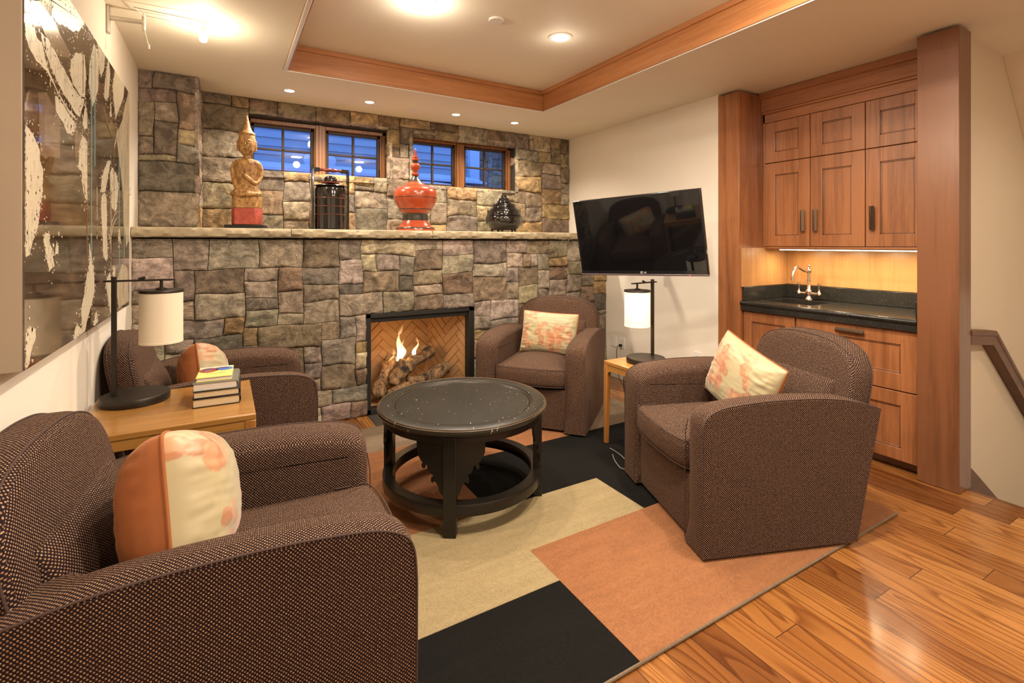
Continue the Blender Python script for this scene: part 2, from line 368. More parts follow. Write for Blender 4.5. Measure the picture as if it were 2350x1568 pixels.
# ---------------------------------------------------------------- ledge stone
PAL = [((.30, .265, .225), 5), ((.25, .195, .145), 3.5), ((.37, .27, .145), 2), ((.37, .325, .25), 3), ((.20, .18, .155), 2.5), ((.32, .275, .25), 5), ((.36, .32, .285), 3.5), ((.42, .36, .27), 1.4)]
def stones(mb, u0, u1, z0, z1, holes, mp, seed, cell=0.043, palette=PAL, big=1.0):
    """irregular ashlar: stones of many sizes packed over [u0,u1]x[z0,z1] minus holes, each with its own broken face"""
    rnd = random.Random(seed)
    nu = max(1, round((u1 - u0) / cell)); nz = max(1, round((z1 - z0) / cell))
    du = (u1 - u0) / nu; dz = (z1 - z0) / nz
    occ = [[False] * nu for _ in range(nz)]
    def hole(i, j):
        a, b = u0 + (i + .5) * du, z0 + (j + .5) * dz
        return any(h[0] < a < h[1] and h[2] < b < h[3] for h in holes)
    for j in range(nz):
        for i in range(nu):
            if hole(i, j): occ[j][i] = True
    rects = []
    for j in range(nz):
        for i in range(nu):
            if occ[j][i]: continue
            t = rnd.random()
            if t < .32: sw, sh = rnd.randint(7, 10), rnd.randint(4, 5)
            elif t < .72: sw, sh = rnd.randint(5, 8), rnd.randint(3, 4)
            elif t < .90: sw, sh = rnd.randint(4, 6), rnd.randint(2, 3)
            else: sw, sh = rnd.randint(2, 4), rnd.randint(1, 3)
            sw = max(2, round(sw * big)); sh = max(1, round(sh * big))
            w_ = 0
            while w_ < sw and i + w_ < nu and not occ[j][i + w_]: w_ += 1
            if w_ < nu and i + w_ < nu and not occ[j][i + w_] and (i + w_ + 1 >= nu or occ[j][i + w_ + 1]): w_ += 1
            h_ = 0
            while h_ < sh and j + h_ < nz and all(not occ[j + h_][i + k] for k in range(w_)): h_ += 1
            if h_ == 0: h_ = 1
            if j + h_ < nz and (j + h_ + 1 >= nz or occ[j + h_ + 1][i] and not occ[j + h_][i]) and all(not occ[j + h_][i + k] for k in range(w_)): h_ += 1
            for b in range(h_):
                for a in range(w_): occ[j + b][i + a] = True
            rects.append((u0 + i * du, u0 + (i + w_) * du, z0 + j * dz, z0 + (j + h_) * dz))
    def edge(a, b):
        d = min(a - u0, u1 - a, b - z0, z1 - b)
        for h in holes:
            dx = max(h[0] - a, a - h[1], 0); dy = max(h[2] - b, b - h[3], 0)
            d = min(d, sqrt(dx * dx + dy * dy))
        return max(0, min(1, d / 0.05))
    tot = sum(k for _, k in palette)
    for (a0, a1, b0, b1) in rects:
        x = rnd.random() * tot
        for c, k in palette:
            x -= k
            if x <= 0: break
        g = rnd.uniform(.68, 1.30); col = tuple(v * g * rnd.uniform(.94, 1.06) for v in c)
        prot = rnd.uniform(-.006, .016); tu, tz = rnd.uniform(-.05, .05), rnd.uniform(-.06, .06); so = rnd.uniform(0, 50); rough = rnd.choice((.004, .007, .014, .018))
        n1 = max(4, min(22, int((a1 - a0) / .016))); n2 = max(4, min(16, int((b1 - b0) / .016)))
        vs = []; fs = []
        if mb.c is None: mb.c = []
        for q in range(n2 + 3):
            for p in range(n1 + 3):
                s = (min(max(p - 1, 0), n1)) / n1; t = (min(max(q - 1, 0), n2)) / n2
                out = p in (0, n1 + 2) or q in (0, n2 + 2)
                ss = min(max(s, .0), 1); a = a0 + (a1 - a0) * ss; b = b0 + (b1 - b0) * t
                k = edge(a, b)
                wa = noise.noise(Vector((a * 5, b * 5, seed))) * .022 * k; wb = noise.noise(Vector((a * 4, b * 6, seed + 9))) * .020 * k
                e = min(a - a0, a1 - a, b - b0, b1 - b)
                gap = .0022 + .0015 * noise.noise(Vector((a * 30, b * 30, so)))
                if s == 0: a += gap
                if s == 1: a -= gap
                if t == 0: b += gap
                if t == 1: b -= gap
                if out: d = -.045
                else:
                    d = prot + (a - (a0 + a1) / 2) * tu + (b - (b0 + b1) / 2) * tz + rough * fbm((a * 9 + so, b * 11, so)) * 1.0 + .004 * fbm((a * 32, b * 36, so)) - .010 * math.exp(-e / .0032)
                    d = max(d, -.008)
                vs.append(mp(a + wa, b + wb, d))
        N = n1 + 3
        for q in range(n2 + 2):
            for p in range(n1 + 2): fs.append((q * N + p, q * N + p + 1, (q + 1) * N + p + 1, (q + 1) * N + p))
        mb.add(vs, fs, 0); mb.c += [col] * len(vs)
def slab(mb, x0, x1, y0, y1, z0, z1, m=1):
    mb.box(x0, x1, y0, y1, z0, z1, m)
    if mb.c is not None: mb.c += [(.05, .04, .03)] * 8
# chimney breast (lower wall) with the fireplace opening
FX0, FX1, FZ0, FZ1 = 0.975, 1.935, 0.035, 0.815
m = MB(); stones(m, XL, XR, 0.0, 1.416, [(FX0, FX1, -1, FZ1)], lambda u, z, d: (u, YF - d, z), 3)
for a in ((XL, FX0 - .01, 0, 1.40), (FX1 + .01, XR, 0, 1.40), (FX0 - .01, FX1 + .01, FZ1 + .01, 1.40)): slab(m, a[0], a[1], YF + .016, YU - 0.08, a[2], a[3])
struct(m, 'wall_chimney_breast', ['stone', 'mortar'], angle=60)
# upper wall with two window openings, returns included
W1 = (0.172, 1.345, 1.985, 2.455); W2 = (1.585, 2.745, 1.97, 2.45); YG = 4.78
m = MB(); stones(m, -0.172, XR, 1.497, ZC, [W1, W2], lambda u, z, d: (u, YU - d, z), 11, palette=[(c, k) for c, k in PAL[:4]] + [((.30, .25, .18), 5), ((.36, .29, .19), 3), ((.17, .15, .12), 1)])
cut = [-.172, W1[0] - .004, W1[1] + .004, W2[0] - .004, W2[1] + .004, XR]
for i in (0, 2, 4): slab(m, cut[i], cut[i + 1], YU + .016, 4.80, 1.497, ZC)
for W in (W1, W2): slab(m, W[0] - .004, W[1] + .004, YU + .016, 4.80, 1.497, W[2] - .004); slab(m, W[0] - .004, W[1] + .004, YU + .016, 4.80, W[3] + .004, ZC)
for W in (W1, W2):       # returns: sides, head and sill
    stones(m, YU - .01, YG, W[2] - .02, W[3] + .02, [], lambda u, z, d, W=W: (W[1] + .012 - d * .5, u, z), 21)
    stones(m, YU - .01, YG, W[2] - .02, W[3] + .02, [], lambda u, z, d, W=W: (W[0] - .012 + d * .5, u, z), 22)
    stones(m, W[0], W[1], YU - .012, YG, [], lambda u, z, d, W=W: (u, z, W[3] + .014 - d * .5), 23)
    stones(m, W[0], W[1], YU - .012, YG, [], lambda u, z, d, W=W: (u, z, W[2] - .014 + d * .5), 24)
struct(m, 'wall_back', ['stone', 'mortar'], angle=60)
# stone pier in the left corner
YP = 4.27
m = MB(); stones(m, XL, -0.165, 1.497, ZC, [], lambda u, z, d: (u, YP - d, z), 31, big=1.15, palette=PAL + [((.27, .21, .165), 6)])
stones(m, YP - .012, YU, 1.497, ZC, [], lambda u, z, d: (-.165 + d * .6, u, z), 33)
slab(m, XL, -.18, YP + .012, 4.8, 1.497, ZC)
struct(m, 'wall_corner_pier', ['stone', 'mortar'], angle=60)
# right white wall strip above the ledge beside the stone, ledge of the breast
m = MB(); m.box(XL, XR, YU + .155, YU + .25, 0, 1.9); m.box(XL - .1, XR, 4.98, 5.0, 0, 1.5); struct(m, 'wall_back_core', 'mortar', smooth=False)
# ---------------------------------------------------------------- windows
def window(idx, W, label):
    x0, x1, z0, z1 = W; root = thing('window_%d' % idx, None, None); root['kind'] = 'structure'
    y0, y1 = YG - .005, YG + .07
    mull = 0.085; xm = x0 + (x1 - x0) * (0.49 if idx == 1 else 0.475); j = 0.034
    f = MB(); f.box(x0, x0 + j * .5, y0 - .03, y1, z0, z1); f.box(x1 - j, x1, y0 - .03, y1, z0, z1); f.box(x0, x1, y0 - .03, y1, z1 - j, z1); f.box(x0, x1, y0 - .01, y1, z0 - .012, z0 + .012)
    f.box(x1 - j - .014, x1 - j, y0 - .012, y1, z0, z1)
    f.box(xm - mull / 2, xm + mull / 2, y0 - .035, y1, z0, z1); f.box(xm - .014, xm + .014, y0 - .045, y1, z0, z1)
    f.box(xm - mull / 2 - .010, xm - mull / 2, y0 - .02, y1, z0, z1); f.box(xm + mull / 2, xm + mull / 2 + .010, y0 - .02, y1, z0, z1)
    f.build('window_frame', 'sash', root, bevel=.004)
    for a, b in ((x0 + j * .5, xm - mull / 2 - .01), (xm + mull / 2 + .01, x1 - j - .014)):
        s = MB(); t = .026; ya, yb = y0 + .008, y0 + .045; za, zb = z0 + .012, z1 - j
        s.box(a, a + t, ya, yb, za, zb); s.box(b - t, b, ya, yb, za, zb); s.box(a, b, ya, yb, zb - t, zb); s.box(a, b, ya, yb, za, za + t * .7)
        c = (a + b) / 2; zc = (za + zb) / 2; s.box(c - .010, c + .010, ya + .004, yb - .004, za, zb); s.box(a, b, ya + .004, yb - .004, zc - .009, zc + .009)
        so = s.build('sash', 'sash_dark', root, bevel=.003)
        g = MB(); g.box(a + t, b - t, y0 + .024, y0 + .028, za + .01, zb - t); g.build('pane', 'glass', so, smooth=False)
        l = MB(); l.tube([(b - .008 if a < xm else b - .006, ya - .008, za + .04), (b - .008 if a < xm else b - .006, ya - .012, za + .10)], .005, 8); l.build('latch', 'bronze', so)
window(1, W1, ''); window(2, W2, '')
# ---------------------------------------------------------------- outside: the yard in snow at dusk
M['siding'] = simple('siding', (0.50, 0.56, 0.60), 0.7, var=.08, vscale=20); M['snow'] = simple('snow', (0.80, 0.84, 0.9), 0.6, bump=.3, bscale=6)
M['deck_stone'] = simple('yard_stone', (0.13, 0.13, 0.15), 0.8, var=.4, vscale=9); M['cedar'] = simple('cedar_wall', (0.30, 0.17, 0.12), 0.7, var=.15, vscale=9)
m = MB()
for k in range(16): m.loft([[(-2.6, 7.4, 1.9 + .115 * k), (-2.6, 7.4 - .03, 1.9 + .115 * k), (-2.6, 7.4 - .006, 1.9 + .115 * (k + 1)), (-2.6, 7.4, 1.9 + .115 * (k + 1))], [(3.45, 7.4, 1.9 + .115 * k), (3.45, 7.4 - .03, 1.9 + .115 * k), (3.45, 7.4 - .006, 1.9 + .115 * (k + 1)), (3.45, 7.4, 1.9 + .115 * (k + 1))]])
nb = thing('neighbouring_house', 'blue-grey lap-sided house wall seen through the windows, behind the snowy steps', 'house', (0, 0, 0))
m.build('siding', 'siding', nb, smooth=False)
m = MB(); m.box(3.45, 3.62, 7.28, 7.5, 1.862, 3.8); m.build('corner_board', 'snow', nb)
m = MB(); m.c = None; stones(m, 3.62, 4.35, 1.88, 3.8, [], lambda u, z, d: (u, 7.4 - d, z), 41); slab(m, 3.62, 4.35, 7.412, 7.6, 1.862, 3.8); m.build('stone_pier', ['stone', 'mortar'], nb)
m = MB(); m.box(4.35, 6.2, 7.38, 7.5, 1.862, 3.8)
for k in range(12): m.box(4.35 + .15 * k, 4.362 + .15 * k, 7.365, 7.38, 1.862, 3.8)
m.build('cedar_boards', 'cedar', nb, smooth=False)
def snowcap(x0, x1, y0, y1, z, h=.07, seed=0):
    mb = MB(); nx, ny = 40, 14; vs = []; fs = []
    for j in range(ny + 1):
        for i in range(nx + 1):
            u, v = i / nx, j / ny; e = (1 - abs(2 * u - 1) ** 10) * (1 - abs(2 * v - 1) ** 6)
            vs.append((x0 + (x1 - x0) * u, y0 + (y1 - y0) * v, z + h * e ** .5 * (1 + .35 * fbm((u * 9, v * 3, seed)))))
    for j in range(ny):
        for i in range(nx): a = j * (nx + 1) + i; fs.append((a, a + 1, a + nx + 2, a + nx + 1))
    mb.add(vs, fs); mb.box(x0, x1, y0, y1, z - .03, z + .004); return mb
t = MB(); t.box(-2.6, 6.2, 5.02, 9.0, 1.5, 1.86); o = tag(t.build('snowy_ground', 'snow', smooth=False), 'snow-covered ground outside the windows', 'snow'); o['kind'] = 'stuff'
for i, (a, b, c, d, zt) in enumerate(((-2.5, 3.1, 5.95, 6.35, 2.10), (-2.5, 3.3, 6.5, 6.95, 2.29), (3.55, 5.9, 5.8, 6.3, 2.06))):
    r = thing('stone_step', ['lower snow-topped stone step outside the left window', 'upper snow-topped stone step in front of the siding', 'snow-topped stone step outside the right window'][i], 'step', (0, 0, 0), group='snowy steps outside')
    k = MB(); k.box(a, b, c, d, 1.861, zt - .03); k.build('riser', 'deck_stone', r, bevel=.01); snowcap(a - .03, b + .03, c - .04, d, zt, .075, i).build('snow_cap', 'snow', r)
r = tag(MB().lathe([(.001, .0), (.17, .01), (.20, .10), (.17, .17), (.09, .205), (.001, .215)], 24).build('snow_mound', 'snow', loc=(0, 0, 0)), 'rounded snow mound on the upper step outside the left window', 'snow mound'); r.location = (1.05, 6.70, 2.35)
r = tag(MB().lathe([(.001, .0), (.24, .01), (.26, .12), (.20, .20), (.10, .26), (.001, .27)], 24).build('snow_mound', 'snow', loc=(0, 0, 0)), 'tall snow mound on the step outside the right window', 'snow mound'); r.location = (3.9, 6.05, 2.12)
# ---------------------------------------------------------------- stone mantel
mt = thing('stone_mantel', 'long rough-edged sandstone mantel slab across the stone chimney breast', 'mantel', (0, 0, 0))
M['mantel'] = simple('sandstone', (0.34, 0.275, 0.175), 0.8, var=.4, vscale=6, bump=.8, bscale=28)
def mslab(x0, x1, seed, ex0=0, ex1=0):
    mb = MB(); n = max(8, int((x1 - x0) / .012)); rings = []
    for i in range(n + 1):
        x = x0 + .002 + (x1 - x0 - .004) * i / n; k = lambda z, s: .012 * fbm((x * 6, z * 9, seed + s)) + .008 * fbm((x * 26, z * 60 + s, seed))
        yf = 3.945
        prof = [(yf + .012 + k(0, 1), 1.424), (yf + k(.2, 1), 1.432), (yf - .006 + k(1, 2), 1.452), (yf - .002 + k(2, 3), 1.472), (yf + .006 + k(3, 3), 1.486), (yf + .02, 1.492), (4.1, 1.493), (4.64, 1.493), (4.64, 1.43), (4.1, 1.424)]
        rings.append([(x, y, z) for y, z in prof])
    mb.loft(rings); return mb
for i, (a, b) in enumerate(((XL + .002, .42), (.42, 1.52), (1.52, 2.64), (2.64, XR - .002))): mslab(a, b, 50 + i).build('ledge_slab', 'mantel', mt, angle=35)
# ---------------------------------------------------------------- fireplace
fp = thing('fireplace', 'open gas fireplace with herringbone firebrick and black frame in the stone wall', 'fireplace', (0, 0, 0))
M['brick'] = simple('firebrick', (0.42, 0.235, 0.105), 0.8, var=.15, vscale=5); M['brick_joint'] = simple('firebrick_joint', (0.36, 0.20, 0.09), 0.9)
m = MB(); yb = YF - .004; t = .052
m.box(FX0, FX0 + t * .75, yb, yb + .09, .0, FZ1); m.box(FX1 - t, FX1, yb, yb + .09, .0, FZ1); m.box(FX0, FX1, yb, yb + .09, FZ1 - .035, FZ1); m.box(FX0, FX1, yb, yb + .09, 0.001, .045); m.box(FX0 + .02, FX1 - .02, yb + .03, yb + .09, FZ1 - .075, FZ1 - .02)
m.build('frame', 'black', fp, bevel=.003)
# firebox: canted sides; the herringbone is cut brick by brick on each panel
bx0, bx1, byf, byb, bz0, bz1 = FX0 + .04, FX1 - .045, YF + .085, YF + .52, .03, .84
cx0, cx1 = bx0 + .13, bx1 - .20
def herring(mb, P, wu, wz):
    """bricks clipped to the panel rectangle [0,wu]x[0,wz]; P maps (u,z,depth) to the room"""
    L, Wd, g = .23, .066, .004
    def clip(poly, ax, lim, keep_less):
        out = []
        for i in range(len(poly)):
            a, b = poly[i], poly[(i + 1) % len(poly)]
            ia = (a[ax] <= lim) == keep_less or a[ax] == lim; ib = (b[ax] <= lim) == keep_less or b[ax] == lim
            if ia: out.append(a)
            if ia != ib:
                s = (lim - a[ax]) / (b[ax] - a[ax]); out.append(tuple(a[k] + s * (b[k] - a[k]) for k in (0, 1)))
        return out
    c = cos(pi / 4)
    for i in range(-14, 15):
        for j in range(-9, 10):
            for o in (0, 1):
                # herringbone lattice in (p,q), then turned 45 degrees
                px = i * Wd + j * (L) ; qy = i * Wd - j * (L)
                if o == 0: r = (px, px + L, qy, qy + Wd)
                else: r = (px, px + Wd, qy + Wd, qy + Wd + L)
                x0, x1, y0, y1 = r[0] + g, r[1] - g, r[2] + g, r[3] - g
                poly = [((a - b) * c + wu / 2, (a + b) * c + wz / 2) for a, b in ((x0, y0), (x1, y0), (x1, y1), (x0, y1))]
                for ax, lim, kl in ((0, 0.002, False), (0, wu - .002, True), (1, 0.002, False), (1, wz - .002, True)):
                    poly = clip(poly, ax, lim, kl)
                    if len(poly) < 3: break
                if len(poly) < 3: continue
                mb.loft([[P(u, z, .003) for u, z in poly], [P(u, z, -.003) for u, z in poly]], 0)
def panel(name, A, B):
    A, B = Vector(A), Vector(B); d = (B - A); wu = d.length; d.normalize(); n = Vector((d.y, -d.x))
    P = lambda u, z, k: (A.x + d.x * u - n.x * -k, A.y + d.y * u + n.y * k, bz0 + z)
    mb = MB(); herring(mb, P, wu, bz1 - bz0)
    mb.add([(A.x - n.x * .004, A.y - n.y * .004, bz0), (B.x - n.x * .004, B.y - n.y * .004, bz0), (B.x - n.x * .004, B.y - n.y * .004, bz1), (A.x - n.x * .004, A.y - n.y * .004, bz1)], [(0, 1, 2, 3)], 1)
    return mb.build(name, ['brick', 'brick_joint'], fp, smooth=False)
panel('firebrick_back', (cx0, byb), (cx1, byb)); panel('firebrick_side', (bx0, byf), (cx0, byb)); panel('firebrick_side', (cx1, byb), (bx1, byf))
m = MB(); m.box(bx0, bx1, byf - .02, byb + .02, .012, bz0); m.build('firebox_floor', 'brick', fp, smooth=False)
m = MB(); m.box(bx0 - .02, bx1 + .02, byf - .03, byb + .03, bz1, bz1 + .02); m.build('firebox_hood', 'black', fp, smooth=False)
# logs
def m_log():
    m, nt, b = newmat('ceramic_log'); q = NB(nt); v = q.mapping((14, 14, 5)); n = q.noise(v, 1.5, 6, .7, .5); n2 = q.noise(q.mapping(), 9, 3)
    c = q.mix(q.ramp(n, [(.38, (0, 0, 0)), (.62, (1, 1, 1))]), (0.05, .028, .015), (.36, .215, .10))
    c = q.mix(q.ramp(n2, [(.55, (0, 0, 0)), (.66, (1, 1, 1))]), c, (.03, .022, .018))
    q.l(c, b.inputs['Base Color']); b.inputs['Roughness'].default_value = .85; q.bump(n, 1.0, .02, b); return m
M['log'] = m_log()
def log(label, A, B, r, seed):
    A, B = Vector(A), Vector(B); L = (B - A).length; mb = MB(); rings = []
    n, k = 26, 20
    ax = (B - A).normalized(); up = Vector((0, 0, 1)) if abs(ax.z) < .8 else Vector((1, 0, 0)); e1 = ax.cross(up).normalized(); e2 = e1.cross(ax)
    for i in range(n + 1):
        t = i / n; c = A + (B - A) * t + e2 * .018 * sin(t * 5 + seed) + e1 * .012 * cos(t * 4 + seed)
        rr = r * (1 + .12 * sin(t * 7 + seed)) * (0.0 + min(1, (t * n) * .45 + .75) * min(1, ((1 - t) * n) * .45 + .75))
        rings.append([tuple(c + (e1 * cos(2 * pi * j / k) + e2 * sin(2 * pi * j / k)) * rr * (1 + .28 * fbm((cos(2 * pi * j / k) * 1.6 + seed, sin(2 * pi * j / k) * 1.6, t * L * 7)))) for j in range(k)])
    mb.loft(rings); return tag(mb.build('fire_log', 'log', angle=70), label, 'log', 'ceramic logs in the fireplace')
log('split log leaning from the firebox floor back to the left, flames behind it', (1.10, 4.13, .085), (1.30, 4.40, .36), .052, 1)
log('short stump-like log in the middle of the fire, cut end up', (1.26, 4.15, .16), (1.36, 4.22, .36), .058, 4)
log('charred log lying across the top of the pile toward the right', (1.36, 4.20, .275), (1.66, 4.34, .40), .050, 7)
log('knotty log with a pale knot lying low at the right of the pile', (1.38, 4.16, .165), (1.78, 4.22, .235), .052, 9)
log('dark log along the front of the burner, mostly behind the table rim', (1.16, 4.105, .115), (1.58, 4.11, .155), .042, 12)
M['grate'] = M['black']
m = MB()
for k in range(6): m.tube([(1.14 + .11 * k, 4.10, .10), (1.14 + .11 * k, 4.13, .072), (1.14 + .11 * k, 4.36, .072)], .008, 8)
m.tube([(1.12, 4.16, .064), (1.72, 4.16, .064)], .008, 8); m.tube([(1.12, 4.32, .064), (1.72, 4.32, .064)], .008, 8)
for x in (1.15, 1.68):
    for y in (4.16, 4.32): m.tube([(x, y, .03), (x, y, .07)], .008, 8)
tag(m.build('fire_grate', 'black'), 'black iron grate under the ceramic logs', 'grate')
# flames: thin rising tongues that give off light
def m_flame():
    m = bpy.data.materials.new('flame'); m.use_nodes = True; nt = m.node_tree; nt.nodes.clear(); q = NB(nt)
    out = q.n('ShaderNodeOutputMaterial'); mx = q.n('ShaderNodeMixShader'); tr = q.n('ShaderNodeBsdfTransparent'); em = q.n('ShaderNodeEmission')
    g = q.n('ShaderNodeTexCoord').outputs['Generated']; sp = q.n('ShaderNodeSeparateXYZ'); q.l(g, sp.inputs[0])
    c = q.ramp(sp.outputs[2], [(0, (.95, .75, .42)), (.35, (1, .72, .35)), (1, (1, .42, .12))]); q.l(c, em.inputs[0])
    q.l(q.math('MULTIPLY_ADD', sp.outputs[2], -3.2, 4.2), em.inputs[1])
    lw = q.n('ShaderNodeLayerWeight'); lw.inputs[0].default_value = .35
    f = q.math('MULTIPLY', q.math('SUBTRACT', 1.0, lw.outputs['Facing']), q.math('SUBTRACT', 1.08, sp.outputs[2])); q.l(q.math('MINIMUM', f, .9), mx.inputs[0])
    q.l(tr.outputs[0], mx.inputs[1]); q.l(em.outputs[0], mx.inputs[2]); q.l(mx.outputs[0], out.inputs[0]); return m
M['flame'] = m_flame()
def flame(label, base, h, r, lean, seed):
    mb = MB(); rings = []
    for i in range(21):
        t = i / 20; rr = r * (sin(pi * min(1, t * 1.1 + .18)) ** .8 if t < .74 else 1) * (1 - t) ** .55 + .0006
        c = (base[0] + lean * t + .014 * sin(t * 8 + seed), base[1] + .006 * cos(t * 9 + seed), base[2] + h * t)
        rings.append([(c[0] + rr * cos(2 * pi * k / 16), c[1] + rr * .55 * sin(2 * pi * k / 16), c[2]) for k in range(16)])
    mb.loft(rings); return tag(mb.build('flame', 'flame'), label, 'flame', 'flames over the logs')
flame('tallest flame rising behind the middle log', (1.345, 4.33, .33), .33, .038, .02, 0)
flame('flame licking up along the leaning left log', (1.25, 4.33, .22), .24, .032, .05, 2)
flame('short forked flame just right of the tallest flame', (1.375, 4.34, .33), .20, .022, .03, 5)
flame('thin flame above the charred right log', (1.50, 4.35, .35), .18, .022, .03, 3)
light('fire_light', 'POINT', (1.33, 4.24, .47), 3.2, (1, .55, .22), size=.08)
# hearth slab let into the floor
M['slate'] = simple('slate', (0.035, 0.036, 0.036), .55, var=.3, vscale=12, bump=.2, bscale=40)
m = MB(); m.box(.985, 2.35, 3.63, 3.985, -.01, .004); tag(m.build('hearth_slab', 'slate', bevel=.002), 'dark slate hearth slab set into the floor before the fireplace', 'hearth')
# ================================================================ THE BAR NICHE (right)
m = MB(); m.box(4.125, 4.2, 1.26, 2.634, 0, ZC + .2); struct(m, 'wall_niche', 'wall', smooth=False)
def solid(name, label, cat, mats, boxes, bevel=.003, **kw):
    mb = MB()
    for b in boxes: mb.box(*b)
    return tag(mb.build(name, mats, bevel=bevel), label, cat)
solid('oak_pilaster', 'tall square oak pilaster left of the bar niche beside the television wall', 'column', 'oak', [(XR - .002, 4.122, 2.442, 2.632, 0.002, ZC - .016)])
solid('wooden_post', 'broad dark-stained wooden post right of the bar, floor to ceiling', 'post', 'post', [(3.487, 3.652, 1.102, 1.294, 0.002, ZC - .016)])
def shaker(mb, x, y0, y1, z0, z1, fy, fz, fz2=None, t=.02, mp=0, mh=0):
    """framed door facing -x: stiles, rails, bead and sunk panel"""
    fz2 = fz2 if fz2 is not None else fz; g = .0015
    mb.box(x, x + t, y0 + g, y0 + fy, z0 + g, z1 - g, mp); mb.box(x, x + t, y1 - fy, y1 - g, z0 + g, z1 - g, mp)
    mb.box(x + .0005, x + t, y0 + fy, y1 - fy, z0 + g, z0 + fz2, mh); mb.box(x + .0005, x + t, y0 + fy, y1 - fy, z1 - fz, z1 - g, mh)
    a, b, c, d = y0 + fy, y1 - fy, z0 + fz2, z1 - fz; k = .009
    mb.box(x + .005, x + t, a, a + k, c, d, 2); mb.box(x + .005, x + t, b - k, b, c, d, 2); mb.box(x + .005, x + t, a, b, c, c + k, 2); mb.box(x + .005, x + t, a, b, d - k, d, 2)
    mb.box(x + .010, x + t, a, b, c, d, mp)
def bar_handle(p, axis, L, parent, w=.016):
    """faceted bronze pull: bevelled bar on two posts, local -x is out"""
    mb = MB(); prof = [(-.030, -.3 * w), (-.036, 0), (-.030, .3 * w), (-.020, w), (-.018, w), (-.018, -w), (-.020, -w)]
    def P(o, s, a): return (p[0] + o, p[1] + (a if axis == 'y' else s), p[2] + (s if axis == 'y' else a))
    mb.loft([[P(o, s, -L / 2) for o, s in prof], [P(o, s, L / 2) for o, s in prof]])
    for e in (-L * .36, L * .36):
        a0 = P(-.02, -.005, e - .006); a1 = P(.001, .005, e + .006); mb.box(*sorted((a0[0], a1[0])), *sorted((a0[1], a1[1])), *sorted((a0[2], a1[2])))
    return mb.build('handle', 'bronze_light', parent, bevel=.0015)
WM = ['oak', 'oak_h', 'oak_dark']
uc = thing('upper_cabinet', 'six-door oak wall cabinet with crown moulding above the bar sink', 'cabinet', (3.787, 1.87, 1.35))
def T(o): return Matrix.Translation(-Vector(o.location))
m = MB(); m.box(3.812, 4.122, 1.297, 2.44, 1.352, 2.42, 0); m.box(3.790, 3.812, 1.297, 2.44, 1.342, 1.358, 1); m.box(3.790, 3.812, 2.424, 2.44, 1.352, 2.43, 0); m.box(3.790, 3.812, 1.297, 2.44, 2.358, 2.43, 1)
m.build('carcass', WM, uc, tf=T(uc), bevel=.002)
for k, (a, b) in enumerate(((2.067, 2.424), (1.698, 2.064), (1.330, 1.695))):
    m = MB(); shaker(m, 3.787, a, b, 2.030, 2.355, .086, .082, .082); m.build('door', WM, uc, tf=T(uc), bevel=.002)
    m = MB(); shaker(m, 3.787, a, b, 1.360, 2.027, .086, .096, .086); d = m.build('door', WM, uc, tf=T(uc), bevel=.002)
    hy = (2.113, 2.021, 1.650)[k]; bar_handle((0, hy - 1.87, 1.556 - 1.35), 'z', .16, d)
m = MB(); P = [(3.790, 2.425), (3.776, 2.43), (3.776, 2.442), (3.764, 2.448), (3.764, 2.545), (3.750, 2.55), (3.735, 2.582), (3.735, ZC - .002), (3.82, ZC - .002), (3.82, 2.425)]
m.loft([[(x, 1.297, z) for x, z in P], [(x, 2.44, z) for x, z in P]], 1); m.build('crown_moulding', WM, uc, tf=T(uc), angle=20)
bc = thing('base_cabinet', 'oak base cabinet with one door and two wide drawers under the black counter', 'cabinet', (3.53, 1.87, 0))
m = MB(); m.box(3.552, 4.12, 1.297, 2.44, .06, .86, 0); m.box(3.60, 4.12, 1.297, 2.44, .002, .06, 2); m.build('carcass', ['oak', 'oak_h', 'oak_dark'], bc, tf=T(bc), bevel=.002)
m = MB(); shaker(m, 3.53, 2.034, 2.438, .065, .850, .068, .072, .080); d = m.build('door', WM, bc, tf=T(bc), bevel=.002)
for z0, z1, f1, f2 in ((.488, .850, .080, .105), (.065, .484, .085, .075)):
    m = MB(); shaker(m, 3.53, 1.30, 2.024, z0, z1, .092, f1, f2); d = m.build('drawer', WM, bc, tf=T(bc), bevel=.002)
    if z0 > .4: bar_handle((0, 1.665 - 1.87, .812), 'y', .17, d)
ct = thing('countertop', 'polished black granite bar counter with backsplash and undermount sink', 'countertop', (3.80, 1.87, .862))
m = MB(); z0, z1 = .863, .934; sx0, sx1, sy0, sy1 = 3.66, 3.945, 1.99, 2.35
m.box(3.502, sx0, 1.297, 2.440, z0, z1); m.box(sx1, 4.104, 1.297, 2.440, z0, z1); m.box(sx0, sx1, 1.297, sy0, z0, z1); m.box(sx0, sx1, sy1, 2.440, z0, z1)
m.build('slab', 'granite', ct, tf=T(ct), bevel=0)
m = MB(); m.tube([(3.504, 1.299, .918), (3.504, 2.439, .918)], .0155, 14); m.build('slab_edge', 'granite', ct, tf=T(ct))
m = MB(); m.box(4.084, 4.104, 1.297, 2.440, .935, 1.042); m.box(3.52, 4.083, 2.420, 2.440, .935, 1.042); m.box(3.53, 4.083, 1.297, 1.318, .935, 1.035); m.build('backsplash', 'granite', ct, tf=T(ct), bevel=.003)
m = MB(); m.box(sx0 - .01, sx1 + .01, sy0 - .01, sy1 + .01, .74, .75)
for b in ((sx0 - .012, sx0, sy0 - .01, sy1 + .01), (sx1, sx1 + .012, sy0 - .01, sy1 + .01), (sx0, sx1, sy0 - .012, sy0), (sx0, sx1, sy1, sy1 + .012)): m.box(*b, .74, .862)
m.build('sink_basin', 'granite', ct, tf=T(ct), bevel=.003)
solid('oak_back_panel', 'figured honey oak panel behind the bar counter, lit from above', 'panel', 'oak_back', [(4.106, 4.122, 1.297, 2.440, 1.0425, 1.350)])
